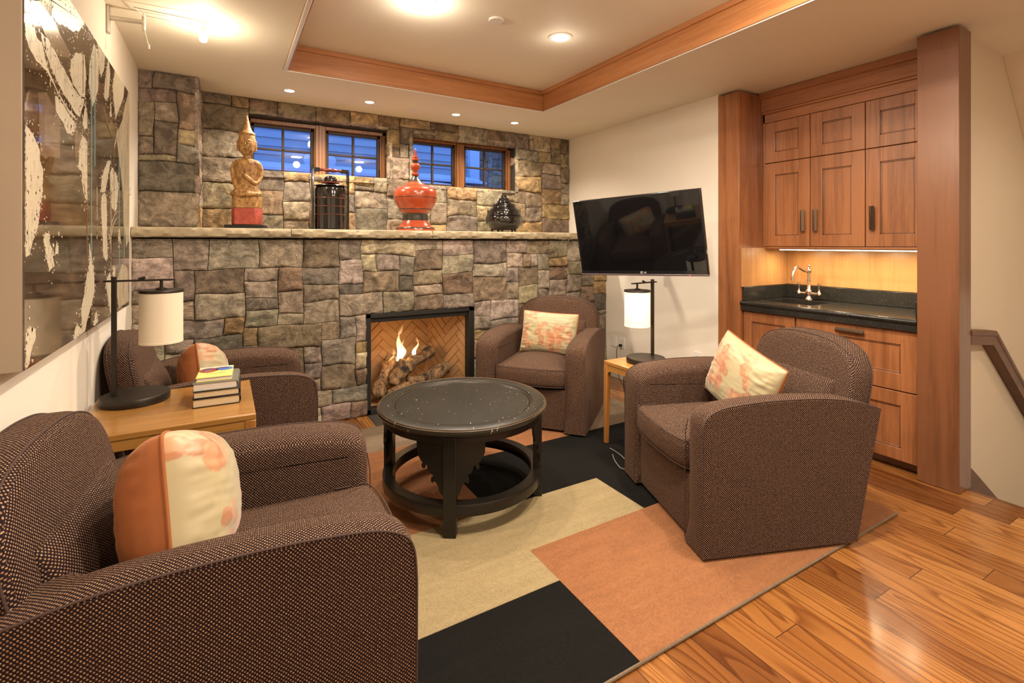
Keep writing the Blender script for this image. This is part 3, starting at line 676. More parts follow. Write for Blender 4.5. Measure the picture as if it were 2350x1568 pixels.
solid('oak_side_panel', 'plain honey oak panel on the left cheek of the bar niche above the counter', 'panel', 'oak_back', [(3.50, 4.104, 2.428, 2.4415, 1.043, 1.349)], bevel=.001)
# tap
fa = thing('bridge_faucet', 'brushed nickel two-lever faucet with a curved spout at the bar sink', 'faucet', (4.0, 2.19, .935))
m = MB(); m.lathe([(.0, 0), (.030, 0), (.030, .006), (.024, .012), (.018, .03), (.016, .045), (.022, .055), (.024, .065), (.020, .078), (.013, .088), (.0125, .15), (.016, .153), (.016, .16), (.0125, .163), (.0125, .215), (.019, .220), (.022, .232), (.018, .247), (.010, .252), (.006, .262), (.009, .270), (.006, .28), (.0, .283)], 24, cap=False); m.build('column', 'nickel', fa)
m = MB(); m.tube(catmull([(-.010, 0, .235), (-.05, .003, .232), (-.10, .005, .250), (-.145, .006, .262), (-.19, .007, .245), (-.21, .008, .205), (-.212, .008, .175)], 6), .0105, 14); m.lathe([(0, .165), (.015, .165), (.015, .178), (.0, .178)], 16, (-.212, .008, 0)); m.build('spout', 'nickel', fa)
m = MB(); m.tube([(0, -.075, .052), (0, .075, .052)], .011, 12); m.build('bridge', 'nickel', fa)
for s in (-1, 1):
    m = MB(); m.lathe([(0, .038), (.017, .042), (.018, .055), (.012, .066), (.007, .075), (.009, .095), (.012, .125), (.011, .137), (0, .142)], 16, (0, s * .078, 0)); m.build('lever', 'nickel', fa)
# light bar
lb = thing('light_bar', 'slim lit strip light under the upper cabinet', 'light', (3.86, 1.83, 1.34))
m = MB(); m.box(-.012, .012, -.52, .52, -.004, .0005); m.build('housing', 'grey_metal', lb)
m = MB(); m.box(-.008, .008, -.51, .51, -.010, -.0045); m.build('lens', 'strip', lb, bevel=.002)
for k in range(4): light('bar_light', 'AREA', (3.90, 1.45 + .26 * k, 1.325), 1.9, (1, .80, .50), size=.07)
# ================================================================ RECESSED LIGHTS
def can(x, y, z, r, label, group, E, lit=True, spot=115):
    o = thing('recessed_light', label, 'ceiling light', (x, y, z), group=group)
    m = MB(); m.lathe([(r * .80, -.001), (r * .84, -.006), (r * 1.14, -.006), (r * 1.17, -.001)], 32, cap=False); m.build('trim_ring', 'white', o)
    m = MB(); m.lathe([(0, -.0035), (r * .70, -.0035), (r * .80, -.0012), (0, -.0012)], 32, cap=False); m.build('lens', 'glow', o)
    if E: light('can_light', 'SPOT' if spot else 'POINT', (0, 0, -.05), E, WARM, size=.035, spot=spot, blend=.7, parent=o)
    return o
E_ROW, E_TRAY, E_FAR = 60, 72, 46
G1 = 'small recessed lights along the stone wall'
for k, x in enumerate((.44, 1.07, 1.875, 2.514)):
    can(x, 4.266, ZC, .045, ['leftmost small recessed light by the stone wall, above the carved figure', 'second small recessed light from the left along the stone wall', 'third small recessed light from the left along the stone wall', 'rightmost small recessed light along the stone wall, nearest the white wall'][k], G1, E_ROW, spot=140)
can(.98, 2.704, TZ, .07, 'recessed light at the top edge of the photo in the raised ceiling', 'larger recessed lights in the raised ceiling', E_TRAY, spot=150)
can(1.953, 2.706, TZ, .07, 'recessed light in the raised ceiling nearest its right oak edge', 'larger recessed lights in the raised ceiling', E_TRAY * 1.15, spot=150)
light('can_and_fill_glow', 'POINT', (.98, 2.704, TZ - .09), 7, WARM, size=.05); light('can_and_fill_glow', 'POINT', (1.953, 2.706, TZ - .12), 1.0, WARM, size=.05)  # extra fill points under the two cans, added to brighten the raised ceiling
for x_ in (.98, 1.953): light('can_and_fill_glow', 'POINT', (x_, 1.1, TZ - .13), 16, WARM, size=.05)  # more added fill for the raised ceiling, out of view and without fixtures
for x, y in ((.98, 1.1), (1.953, 1.1), (1.2, -.9), (2.4, -.9)):
    z = TZ if y > .3 else ZC
    light('fill_light_out_of_view', 'AREA', (x, y, z - .012), E_FAR, WARM, size=.15).data.shape = 'DISK'  # added fill disks at ceiling height, out of view, to lift walls and room
light('ceiling_light_by_bar', 'SPOT', (2.95, 1.7, ZC - .02), 30, WARM, size=.04, spot=120, blend=.7)
light('ceiling_light_over_stairs', 'SPOT', (4.05, .1, ZC - .05), 26, WARM, size=.06, spot=150, blend=.8)
for x, y, z, r, l in ((1.456, 2.695, TZ, .045, 'small white ceiling disc between the two raised-ceiling lights'), (1.449, 4.302, ZC, .040, 'small white ceiling disc between the stone-wall lights')):
    m = MB(); m.lathe([(0, -.012), (r, -.012), (r * 1.05, -.008), (r * 1.05, 0), (0, 0)], 32, cap=False); tag(m.build('ceiling_disc', 'white', loc=(x, y, z)), l, 'ceiling cover')
# ================================================================ CABLE LIGHT on the left wall
cl = thing('cable_light', 'white wall-arm cable light with a bare bright bulb above the painting', 'light', (XL, 3.22, 2.5))
m = MB(); m.box(.001, .014, -.02, .02, -.04, .10); m.build('wall_plate', 'grey_metal', cl, bevel=.004)
m = MB(); m.tube([(.012, 0, .04), (.155, -.01, .045)], .012, 12); m.tube([(.155, -.01, 0.0), (.155, -.01, .088)], .009, 10); m.build('arm', 'grey_metal', cl)
m = MB(); m.tube([(.158, -.01, .082), (.475, -.02, .070)], .0025, 8); m.tube([(.125, -.10, .080), (.43, -.11, .072)], .0025, 8); m.tube([(.125, -.10, .080), (.158, -.01, .075)], .0025, 8); m.tube([(.155, -.015, .02), (.168, -.02, -.04), (.178, -.02, -.085)], .002, 8); m.tube([(.178, -.02, -.07), (.178, -.02, -.095)], .004, 8); m.build('cable', 'grey_metal', cl)
m = MB(); m.tube([(.42, -.02, .072), (.42, -.02, .040)], .007, 10); m.build('socket', 'grey_metal', cl)
m = MB(); m.lathe([(0, .045), (.014, .038), (.022, .018), (.016, -.004), (0, -.010)], 20, (.42, -.02, -.0)); m.build('bulb', 'glow_bulb', cl)
light('cable_bulb', 'POINT', (-.105, 3.2, 2.46), 6.5, (1, .82, .60), size=.02)
light('cable_bulb', 'SPOT', (-.02, 2.15, 2.50), 60, (1, .82, .60), rot=(0, radians(-52), 0), size=.03, spot=95, blend=.8)
# ================================================================ PAINTING
STROKES = [('w', [(1.836, 2.05), (2.034, 2.135), (2.034, 2.086), (2.098, 2.088), (2.196, 2.116), (2.273, 2.127), (2.356, 2.161), (2.447, 2.223), (2.489, 2.256), (2.356, 2.273)]), ('w', [(1.804, 2.017), (1.831, 2.015), (1.871, 1.99), (1.897, 1.968), (1.94, 1.969), (1.968, 1.936), (2.009, 1.908), (2.059, 1.885), (2.111, 1.868), (2.182, 1.85), (2.289, 1.837), (2.356, 1.837), (2.289, 1.826), (2.167, 1.846), (2.059, 1.877), (1.991, 1.899), (1.897, 1.902), (1.826, 1.919), (1.804, 1.938)]), ('w', [(1.929, 1.994), (2.003, 2.003), (2.046, 1.992), (2.098, 1.978), (2.167, 1.964), (2.226, 1.949), (2.306, 1.928), (2.447, 1.929), (2.374, 1.847), (2.289, 1.854), (2.196, 1.874), (2.098, 1.896), (2.034, 1.923), (1.974, 1.949), (1.94, 1.973)]), ('w', [(2.322, 2.068), (2.447, 2.104), (2.466, 2.037), (2.457, 1.941), (2.392, 1.929), (2.289, 1.945), (2.249, 1.973), (2.257, 2.022)]), ('w', [(2.072, 1.846), (2.167, 1.842), (2.257, 1.821), (2.331, 1.798), (2.265, 1.763), (2.204, 1.76), (2.139, 1.783), (2.078, 1.805)]), ('w', [(2.466, 1.92), (2.495, 1.874), (2.501, 1.832), (2.447, 1.819), (2.414, 1.833), (2.447, 1.882)]), ('w', [(2.599, 2.197), (2.631, 2.193), (2.677, 2.204), (2.695, 2.148), (2.677, 2.028), (2.609, 1.965), (2.577, 1.932), (2.546, 1.973), (2.515, 2.014), (2.536, 2.097), (2.567, 2.156)]), ('w', [(2.356, 2.273), (2.824, 2.238), (2.798, 2.159), (2.736, 2.097), (2.705, 2.13), (2.677, 2.214), (2.609, 2.241), (2.489, 2.256)]), ('w', [(2.891, 2.232), (2.932, 2.188), (2.904, 2.078), (2.845, 2.024), (2.798, 2.028), (2.829, 2.124)]), ('w', [(2.946, 2.049), (2.967, 1.979), (2.927, 1.97)]), ('w', [(3.05, 2.23), (3.302, 2.229), (3.284, 2.16), (3.146, 2.056), (3.066, 1.992), (3.02, 2.062), (2.99, 2.136)]), ('c', [(3.436, 2.226), (3.477, 2.202), (3.477, 1.679), (3.248, 1.658), (3.196, 1.754), (3.097, 1.887), (3.113, 1.932), (3.248, 2.029), (3.321, 2.11)]), ('w', [(1.804, 1.706), (1.85, 1.69), (1.897, 1.671), (1.918, 1.647), (1.918, 1.619), (1.951, 1.598), (1.945, 1.534), (1.804, 1.521)]), ('w', [(2.401, 1.789), (2.501, 1.777), (2.489, 1.583), (2.428, 1.578), (2.401, 1.652), (2.356, 1.66), (2.374, 1.739)]), ('w', [(2.877, 1.758), (2.932, 1.771), (2.904, 1.716), (2.85, 1.654), (2.824, 1.614), (2.724, 1.605), (2.773, 1.689)]), ('w', [(2.975, 1.743), (3.066, 1.731), (3.13, 1.684), (3.113, 1.641), (2.946, 1.625), (2.932, 1.697)]), ('t', [(1.897, 2.076), (2.034, 2.086), (2.139, 2.064), (2.242, 2.038), (2.226, 2.016), (2.046, 1.973), (1.951, 2.013), (1.836, 2.03), (1.845, 2.054)]), ('t', [(1.907, 1.814), (1.986, 1.835), (2.111, 1.797), (2.125, 1.736), (2.125, 1.661), (1.918, 1.631)]), ('t', [(2.306, 1.793), (2.392, 1.788), (2.356, 1.696), (2.306, 1.688)]), ('w', [(1.804, 1.532), (1.945, 1.546), (1.918, 1.452), (1.886, 1.402), (1.845, 1.368), (1.831, 1.348), (1.804, 1.343)]), ('w', [(1.974, 1.418), (2.003, 1.411), (2.009, 1.389), (2.046, 1.358), (2.059, 1.312), (2.009, 1.292), (1.991, 1.322), (1.974, 1.359), (1.957, 1.392)]), ('w', [(2.085, 1.385), (2.111, 1.373), (2.098, 1.346), (2.072, 1.35)]), ('w', [(2.428, 1.594), (2.489, 1.601), (2.495, 1.549), (2.476, 1.542), (2.447, 1.564)]), ('w', [(2.525, 1.379), (2.556, 1.332), (2.599, 1.262), (2.614, 1.185), (2.546, 1.128), (2.485, 1.082), (2.447, 1.045), (2.41, 1.055), (2.401, 1.135), (2.447, 1.185), (2.476, 1.249), (2.525, 1.294)]), ('w', [(2.798, 1.61), (2.85, 1.587), (2.855, 1.426), (2.877, 1.32), (2.829, 1.302), (2.785, 1.322), (2.768, 1.414), (2.736, 1.53), (2.748, 1.584)]), ('w', [(3.005, 1.652), (3.13, 1.664), (3.107, 1.577), (3.044, 1.534), (2.946, 1.56)]), ('c', [(3.248, 1.676), (3.477, 1.699), (3.457, 1.403), (3.358, 1.362), (3.284, 1.486)]), ('w', [(2.932, 1.242), (2.946, 1.209), (3.035, 1.139), (3.05, 1.066), (2.932, 1.05), (2.877, 1.136), (2.837, 1.194), (2.877, 1.231)]), ('c', [(3.248, 1.273), (3.397, 1.248), (3.436, 1.063), (3.146, 1.055), (3.097, 1.115), (3.113, 1.211)]), ('w', [(2.643, 1.096), (2.677, 1.061), (2.654, 1.049), (2.599, 1.047)]), ('w', [(2.339, 1.084), (2.447, 1.045), (2.297, 1.042), (2.314, 1.066)]), ('w', [(1.826, 1.151), (1.886, 1.14), (1.881, 1.111), (1.845, 1.087), (1.836, 1.052), (1.804, 1.042), (1.804, 1.131)]), ('w', [(2.99, 1.265), (3.05, 1.268), (3.035, 1.216), (3.005, 1.217)]), ('w', [(3.163, 1.469), (3.196, 1.382), (3.13, 1.394)])]
def m_canvas():
    m, nt, b = newmat('brown_lacquer_canvas'); q = NB(nt); v = q.mapping((1, 2.5, 6))
    n = q.noise(v, 1.4, 5, .6, .6)
    q.l(q.ramp(n, [(.35, (.020, .011, .006)), (.52, (.060, .035, .018)), (.68, (.125, .075, .038))]), b.inputs['Base Color'])
    b.inputs['Roughness'].default_value = .09; b.inputs['Coat Weight'].default_value = .45; b.inputs['Coat Roughness'].default_value = .02; return m
M['canvas'] = m_canvas()
def m_paint(name, a, b_, lo, hi):
    m, nt, b = newmat(name); q = NB(nt); n = q.noise(q.mapping((1, 34, 6)), 1.0, 5, .75); n2 = q.noise(q.mapping((1, 120, 90)), 1.0, 3, .7)
    f = q.math('MULTIPLY_ADD', n2, .35, q.math('MULTIPLY', n, .7))
    q.l(q.mix(q.noise(q.mapping((1, 9, 4)), 1.0, 2), q.ramp(f, [(lo, b_), (hi, a)]), q.ramp(f, [(lo - .04, b_), (hi - .04, tuple(x * .8 for x in a))])), b.inputs['Base Color']); b.inputs['Roughness'].default_value = .35; b.inputs['Coat Weight'].default_value = .3; q.bump(f, .3, .002, b); return m
M['cream'] = m_paint('cream_paint', (.70, .62, .46), (.12, .075, .04), .40, .50); M['cream2'] = m_paint('aged_cream_paint', (.56, .47, .32), (.10, .065, .035), .42, .54)
M['tan_paint'] = simple('tan_paint', (.19, .12, .06), .2, var=.3, vscale=9, coat=.8); M['teal_line'] = simple('pale_teal_line', (.22, .36, .36), .3, coat=.6)
M['frame_taupe'] = simple('taupe_frame', (.30, .235, .17), .55, var=.06)
PX, PY0, PY1, PZ0, PZ1 = -.465, 1.795, 3.462, 1.037, 2.228
pt = thing('painting', 'large glossy dark brown abstract painting with cream brushstrokes on the left wall', 'painting', (XL, (PY0 + PY1) / 2, PZ0))
m = MB(); m.box(XL + .002, PX - .004, PY0, PY1, PZ0, PZ1); m.build('frame', 'frame_taupe', pt, tf=T(pt), bevel=.002)
m = MB(); m.box(PX - .004, PX, PY0 + .003, PY1 - .003, PZ0 + .003, PZ1 - .003, 0)
rnd = random.Random(4)
def rough_poly(P, amp=.007):
    out = []
    for i in range(len(P)):
        a, b = P[i], P[(i + 1) % len(P)]; L = sqrt((a[0] - b[0]) ** 2 + (a[1] - b[1]) ** 2); n = max(1, int(L / .006))
        for k in range(n):
            t = k / n; y, z = a[0] + (b[0] - a[0]) * t, a[1] + (b[1] - a[1]) * t
            y += amp * noise.noise(Vector((y * 30, z * 14, 1))) + amp * .9 * noise.noise(Vector((y * 160, z * 120, 2))); z += amp * noise.noise(Vector((y * 22, z * 22, 7)))
            out.append((min(max(y, PY0 + .004), PY1 - .004), min(max(z, PZ0 + .004), PZ1 - .004)))
    return out
lay = {'t': (0.0003, 3), 'c': (0.0005, 2), 'w': (0.0007, 1)}
for n_, (c, P) in enumerate(STROKES):
    h, mi = lay[c]; h += n_ * 2e-5; R_ = rough_poly(P); m.prism(R_, 'x', PX, PX + h, mi)
    if c == 'w':
        for _ in range(int(len(R_) * .75)):
            y, z = rnd.choice(R_); y += rnd.gauss(0, .018); z += rnd.gauss(0, .03); r = abs(rnd.gauss(0, .0016)) + .0008
            if PY0 < y - r and y + r < PY1 and PZ0 < z - r * 2 and z + r * 2 < PZ1: m.prism([(y + r * cos(a) , z + r * 1.3 * sin(a)) for a in (0, 1.05, 2.1, 3.14, 4.2, 5.24)], 'x', PX, PX + h, mi)
for y, z0, z1, mi, wd in ((2.56, 1.30, 2.13, 4, .004), (2.62, 1.7, 2.2, 4, .004), (2.42, 1.95, 2.1, 3, .006), (3.16, 1.2, 1.86, 4, .003), (2.95, 1.25, 1.7, 2, .002), (2.66, 1.40, 1.62, 2, .002), (3.30, 1.25, 2.0, 4, .003), (2.49, 1.3, 1.9, 3, .005), (3.02, 1.5, 1.9, 3, .006)):
    m.box(PX, PX + .0018, y - wd / 2, y + wd / 2, z0, z1, mi)
for A in ([(2.80, 1.98), (2.86, 1.93), (2.93, 1.90), (3.0, 1.885)], [(2.90, 1.40), (2.97, 1.48), (3.06, 1.53), (3.16, 1.545)], [(2.92, 1.38), (3.0, 1.47), (3.10, 1.51)], [(3.02, 1.84), (3.08, 1.90), (3.12, 1.96)]):
    m.tube([(PX + .001, a, b) for a, b in catmull([(p[0], p[1]) for p in A], 5)], .0012, 6, 2)
m.build('canvas', ['canvas', 'cream', 'cream2', 'tan_paint', 'teal_line'], pt, tf=T(pt), smooth=False)
# ================================================================ TELEVISION
def m_screen():
    m, nt, b = newmat('tv_glass'); b.inputs['Base Color'].default_value = (.004, .004, .005, 1); b.inputs['Roughness'].default_value = .035; b.inputs['Specular IOR Level'].default_value = .55; return m
M['screen'] = m_screen(); M['bezel'] = simple('tv_bezel', (.010, .010, .011), .16); M['tv_strip'] = simple('tv_strip', (.16, .12, .13), .35, metal=.5); M['logo'] = simple('logo_silver', (.6, .6, .62), .4)
tv = thing('television', 'wide flat black television tilted on a wall arm above the lamp', 'television', (2.724, 2.798, 1.445))
tv.rotation_euler = (Matrix.Rotation(radians(-71.331), 3, 'Z') @ Matrix.Rotation(radians(10.976), 3, 'X') @ Matrix.Rotation(radians(-1.845), 3, 'Y')).to_euler()
TW, TH = 1.06, .62
m = MB(); m.box(-TW / 2, TW / 2, 0, .032, -TH / 2, TH / 2); m.build('housing', 'bezel', tv, bevel=.006)
m = MB(); m.box(-TW / 2 + .014, TW / 2 - .014, -.0012, .001, -TH / 2 + .034, TH / 2 - .012); m.build('screen', 'screen', tv, smooth=False)
m = MB(); m.box(-TW / 2, TW / 2, -.003, .030, -TH / 2 - .008, -TH / 2 + .006); m.build('lower_trim', 'tv_strip', tv, bevel=.003)
m = MB(); m.lathe([(0, 0), (.0035, 0), (.0035, .002), (0, .002)], 14); m.build('indicator_light', 'led', tv, loc=(TW / 2 - .135, -.003, -TH / 2 - .001), rot=(pi / 2, 0, 0))
m = MB(); m.box(-.16, .16, .03, .07, -.14, .14); m.box(-.09, .09, .07, .10, -.06, .06); m.build('mount_plate', 'black', tv, bevel=.004)
m = MB()
cx = TW * 0.035
n = 22; ro, ri = .010, .0078; z0 = -TH / 2 + .018
for i in range(n):
    if 19 <= i: continue
    a, b = 2 * pi * i / n, 2 * pi * (i + 1) / n
    m.prism([(cx - .018 + ro * cos(a), z0 + ro * sin(a)), (cx - .018 + ro * cos(b), z0 + ro * sin(b)), (cx - .018 + ri * cos(b), z0 + ri * sin(b)), (cx - .018 + ri * cos(a), z0 + ri * sin(a))], 'y', -.0022, -.0002)
m.box(cx - .019, cx - .0172, -.0022, -.0002, z0 - .005, z0 + .005); m.box(cx - .019, cx - .0125, -.0022, -.0002, z0 - .005, z0 - .0034)
for bx in ((0, .002, -.006, .006), (0, .008, -.006, -.004)): m.box(cx + bx[0], cx + bx[1], -.0022, -.0002, z0 + bx[2], z0 + bx[3])
for bx in ((.011, .013, -.006, .006), (.011, .020, .004, .006), (.011, .020, -.006, -.004), (.018, .020, -.006, .001), (.015, .020, -.0005, .0015)): m.box(cx + bx[0], cx + bx[1], -.0022, -.0002, z0 + bx[2], z0 + bx[3])
m.build('logo', 'logo', tv, smooth=False)
ma = thing('wall_mount', 'black articulated wall arm behind the television', 'bracket', (XR, 2.95, 1.44))
m = MB(); m.box(-.02, -.002, -.07, .07, -.12, .12); m.build('wall_plate', 'black', ma, bevel=.003)
m = MB(); m.tube([(-.02, 0, 0), (-.34, .12, 0)], .022, 10); m.tube([(-.34, .12, .0), (-.60, -.10, .0)], .02, 10); m.lathe([(0, -.04), (.03, -.04), (.03, .04), (0, .04)], 16, (-.34, .12, 0)); m.build('arm', 'black', ma)
# ================================================================ RUG
RZ = .015
rg = thing('area_rug', 'large rug in a patchwork of sand, terracotta, black and taupe blocks', 'rug', (1.4, 2.4, 0))
m = MB(); ys = [1.18, 1.63, 1.855, 2.235, 2.83, 3.24, 3.69]; xs = [-.12, 1.172, 1.87, 2.27, 2.955]
grid = [ # rows from the front; columns left to right: 0 sand 1 terracotta 2 black 3 taupe
    [2, 1, 1, 1], [0, 1, 1, 1], [0, 0, 2, 2], [1, 2, 2, 2], [1, 1, 1, 3], [3, 3, 3, 3]]
for j in range(6):
    for i in range(4): m.box(xs[i], xs[i + 1], ys[j], ys[j + 1], .001, RZ - (.0015 if grid[j][i] in (2,) else 0), grid[j][i])
m.build('pile', ['rug_pale', 'rug_orange', 'rug_black', 'rug_grey'], rg, tf=T(rg), smooth=False)
m = MB(); m.tube([(xs[0], ys[0], .008), (xs[-1], ys[0], .008), (xs[-1], ys[-1], .008), (xs[0], ys[-1], .008), (xs[0], ys[0], .008)], .0062, 8); m.build('edge_binding', 'rug_grey', rg, tf=T(rg))
# ================================================================ SIDE TABLES
def side_table(label, x0, x1, y0, y1, zb, zt, leg=.04):
    t = thing('side_table', label, 'side table', (x0, y0, zb), group='honey wood side tables'); w_, d_, h = x1 - x0, y1 - y0, zt - zb
    m = MB(); m.box(0, w_, 0, d_, h - .026, h); m.build('table_top', 'table_top', t, bevel=.005, seg=3)
    for x in (0, w_ - leg):
        for y in (0, d_ - leg):
            m = MB(); tx = .008 if x == 0 else -.008; ty = .008 if y == 0 else -.008
            top = [(x, y), (x + leg, y), (x + leg, y + leg), (x, y + leg)]
            bot = [(x + (0 if x == 0 else .010), y + (0 if y == 0 else .010)), (x + leg - (.010 if x == 0 else 0), y + (0 if y == 0 else .010)), (x + leg - (.010 if x == 0 else 0), y + leg - (.010 if y == 0 else 0)), (x + (0 if x == 0 else .010), y + leg - (.010 if y == 0 else 0))]
            m.loft([[(p[0], p[1], 0) for p in bot], [(p[0], p[1], h - .026) for p in top]]); m.build('leg', 'table_leg', t, bevel=.003)
    def apron(L):
        r = .035; z1 = h - .026; z0 = h - .065; P = [(leg, z1), (L - leg, z1), (L - leg, z0 - r)]
        P += [(L - leg - r + r * cos(a * pi / 12), z0 - r + r * sin(a * pi / 12)) for a in range(1, 7)]
        P += [(leg + r - r * sin(a * pi / 12), z0 - r + r * cos(a * pi / 12)) for a in range(0, 6)] + [(leg, z0 - r)]
        return P
    for y in (.004, d_ - .026):
        m = MB(); m.prism(apron(w_), 'y', y, y + .022); m.build('apron', 'table_top', t, angle=30)
    for x in (.004, w_ - .026):
        m = MB(); m.loft([[(x, p[0], p[1]) for p in apron(d_)], [(x + .022, p[0], p[1]) for p in apron(d_)]]); m.build('apron', 'table_top', t, angle=30)
    return t
side_table('honey wood side table between the two left armchairs, lamp and books on it', -.497, .110, 2.292, 2.878, 0.0, .68)
side_table('small honey wood side table below the television, between the two right armchairs', 2.245, 2.612, 2.215, 2.606, RZ + .0015, .581, leg=.036)
# ================================================================ LAMPS
def m_shade(name, e):
    m, nt, b = newmat(name); q = NB(nt); b.inputs['Base Color'].default_value = (.72, .64, .50, 1) if not e else (.85, .75, .55, 1); b.inputs['Roughness'].default_value = .8
    if e:
        sp = q.n('ShaderNodeSeparateXYZ'); q.l(q.n('ShaderNodeTexCoord').outputs['Generated'], sp.inputs[0])
        q.l(q.ramp(sp.outputs[2], [(0, (1, .66, .30)), (.35, (1, .80, .50)), (.8, (1, .86, .60)), (1, (1, .78, .46))]), b.inputs['Emission Color']); b.inputs['Emission Strength'].default_value = e
    q.bump(q.noise(q.mapping((200, 200, 900)), 1.0, 2), .15, .001, b); return m
M['shade_off'] = m_shade('linen_shade', 0); M['shade_on'] = m_shade('lit_linen_shade', 0.95)
def lamp(label, loc, rz, lit):
    t = thing('table_lamp', label, 'table lamp', loc, rz, group='bronze table lamps with hanging drum shades')
    m = MB(); m.lathe([(0, 0), (.126, 0), (.128, .003), (.128, .030), (.125, .034), (0, .034)], 56, cap=False); m.build('base', 'bronze', t)
    m = MB(); m.box(-.085, -.067, -.009, .009, .034, .555); m.build('pole', 'bronze', t, bevel=.0015)
    m = MB(); m.box(-.112, .145, -.012, .012, .532, .540); m.tube([(.01, 0, .540), (.035, 0, .549)], .007, 8); m.build('arm', 'bronze', t, bevel=.0015)
    m = MB(); m.tube([(.094, 0, .534), (.094, 0, .500)], .0065, 10); m.lathe([(0, .492), (.022, .493), (.022, .498), (.010, .503), (0, .503)], 20, (.094, 0, 0)); m.build('stem', 'bronze', t)
    m = MB(); m.lathe([(0, .4795), (.0845, .4795), (.0860, .481), (.0860, .490), (.0845, .492), (0, .492)], 48, (.094, 0, 0), cap=False); m.build('shade_cap', 'bronze', t)
    m = MB(); m.lathe([(.083, .479), (.083, .252), (.0815, .252), (.0815, .479), (.083, .479)], 56, (.094, 0, 0), cap=False); s = m.build('lamp_shade', 'shade_on' if lit else 'shade_off', t)
    m = MB(); m.lathe([(.0835, .256), (.084, .262), (.0835, .263)], 56, (.094, 0, 0), cap=False); m.build('hem', 'shade_on' if lit else 'shade_off', s)
    m = MB(); m.tube([(.094, 0, .478), (.094, 0, .43)], .012, 10); m.lathe([(0, .33), (.020, .34), (.030, .37), (.022, .40), (.012, .43)], 16, (.094, 0, 0), cap=False); m.build('bulb', 'glow' if lit else 'white', t)
    if lit:
        light('lamp_light', 'POINT', (.094, 0, .30), 5.5, (1, .78, .48), size=.05, parent=t)
    return t
lamp('unlit bronze lamp with a cream drum shade on the left side table', (-.345, 2.738, .681), radians(-2), False)
lamp('glowing bronze lamp on the small side table under the television', (2.455, 2.42, .5825), radians(189), True)
# ================================================================ BOOKS
M['paper'] = simple('page_edges', (.55, .42, .26), .8, var=.12, vscale=60); M['paper_w'] = simple('white_page_edges', (.60, .54, .48), .8, var=.08, vscale=60)
M['cover_black'] = simple('black_cover', (.015, .014, .014), .3); M['cover_grey'] = simple('grey_cover', (.16, .16, .13), .3); M['cover_white'] = simple('white_cover', (.7, .68, .64), .35)
M['cover_yellow'] = simple('yellow_cover', (.78, .66, .20), .35); M['c_blue'] = simple('cover_blue', (.06, .19, .55), .35); M['c_red'] = simple('cover_red', (.28, .06, .05), .35); M['c_violet'] = simple('cover_violet', (.10, .07, .20), .35); M['c_text'] = simple('cover_text', (.15, .13, .05), .4)
def book(label, z, w_, d_, h, rz, cov, pages, off=(0, 0), spine=True, jacket=None):
    t = thing('book', label, 'book', (-.032 + off[0], 2.60 + off[1], z), rz, group='books stacked on the left side table')
    c = .0028; m = MB(); m.box(-w_ / 2, w_ / 2, -d_ / 2, d_ / 2, 0, c); m.box(-w_ / 2, w_ / 2, -d_ / 2, d_ / 2, h - c, h)
    if spine:
        P = [(w_ / 2 - .002 + .009 * cos(a), h / 2 + (h / 2) * sin(a)) for a in [(-90 + 15 * k) * pi / 180 for k in range(13)]]; Q = [(x - .003, h / 2 + (z_ - h / 2) * .84) for x, z_ in reversed(P)]
        m.loft([[(x, -d_ / 2, z_) for x, z_ in P + Q], [(x, d_ / 2, z_) for x, z_ in P + Q]])
    m.build('cover', jacket or cov, t, bevel=.0006)
    m = MB(); m.box(-w_ / 2 + .004, w_ / 2 - .0, -d_ / 2 + .004, d_ / 2 - .004, c, h - c); m.build('pages', pages, t)
    return t
book('thick black-bound book at the bottom of the stack on the left table', .681, .175, .235, .036, radians(-1), 'cover_black', 'paper')
book('black-bound book second from the bottom of the stack on the left table', .7175, .170, .230, .029, radians(-2), 'cover_black', 'paper', (.002, .004))
book('dark grey book just under the yellow paperback in the stack', .747, .165, .225, .034, radians(-3), 'cover_grey', 'paper_w', (-.001, .006))
b4 = book('yellow and blue paperback on top of the stack on the left table', .7815, .135, .20, .018, radians(-3), 'cover_yellow', 'paper_w', (-.006, .015), spine=False)
m = MB(); zt = .0184; m.box(-.0675, .0675, .085, .100, .018, zt, 0)
def ell(cx, cy, a, b, h, mi, ph=0): m.prism([(cx + a * cos(t * pi / 14) * (1 + .06 * sin(t + ph)), cy + b * sin(t * pi / 14)) for t in range(28)], 'z', .018, h, mi)
ell(-.030, .035, .038, .045, .0186, 1); ell(.033, .045, .033, .035, .0186, 2); ell(.020, .060, .030, .018, .0189, 3, 2); ell(-.035, .050, .022, .016, .0189, 3, 1); ell(-.028, .018, .018, .014, .0189, 4)
for k in range(9): m.box(-.03 + .008 * k, -.026 + .008 * k, -.038 + .001 * (k % 3), -.030, .018, .0186, 5)
m.build('cover_print', ['cover_white', 'c_red', 'c_blue', 'c_violet', 'velvet', 'c_text'], b4, smooth=False)
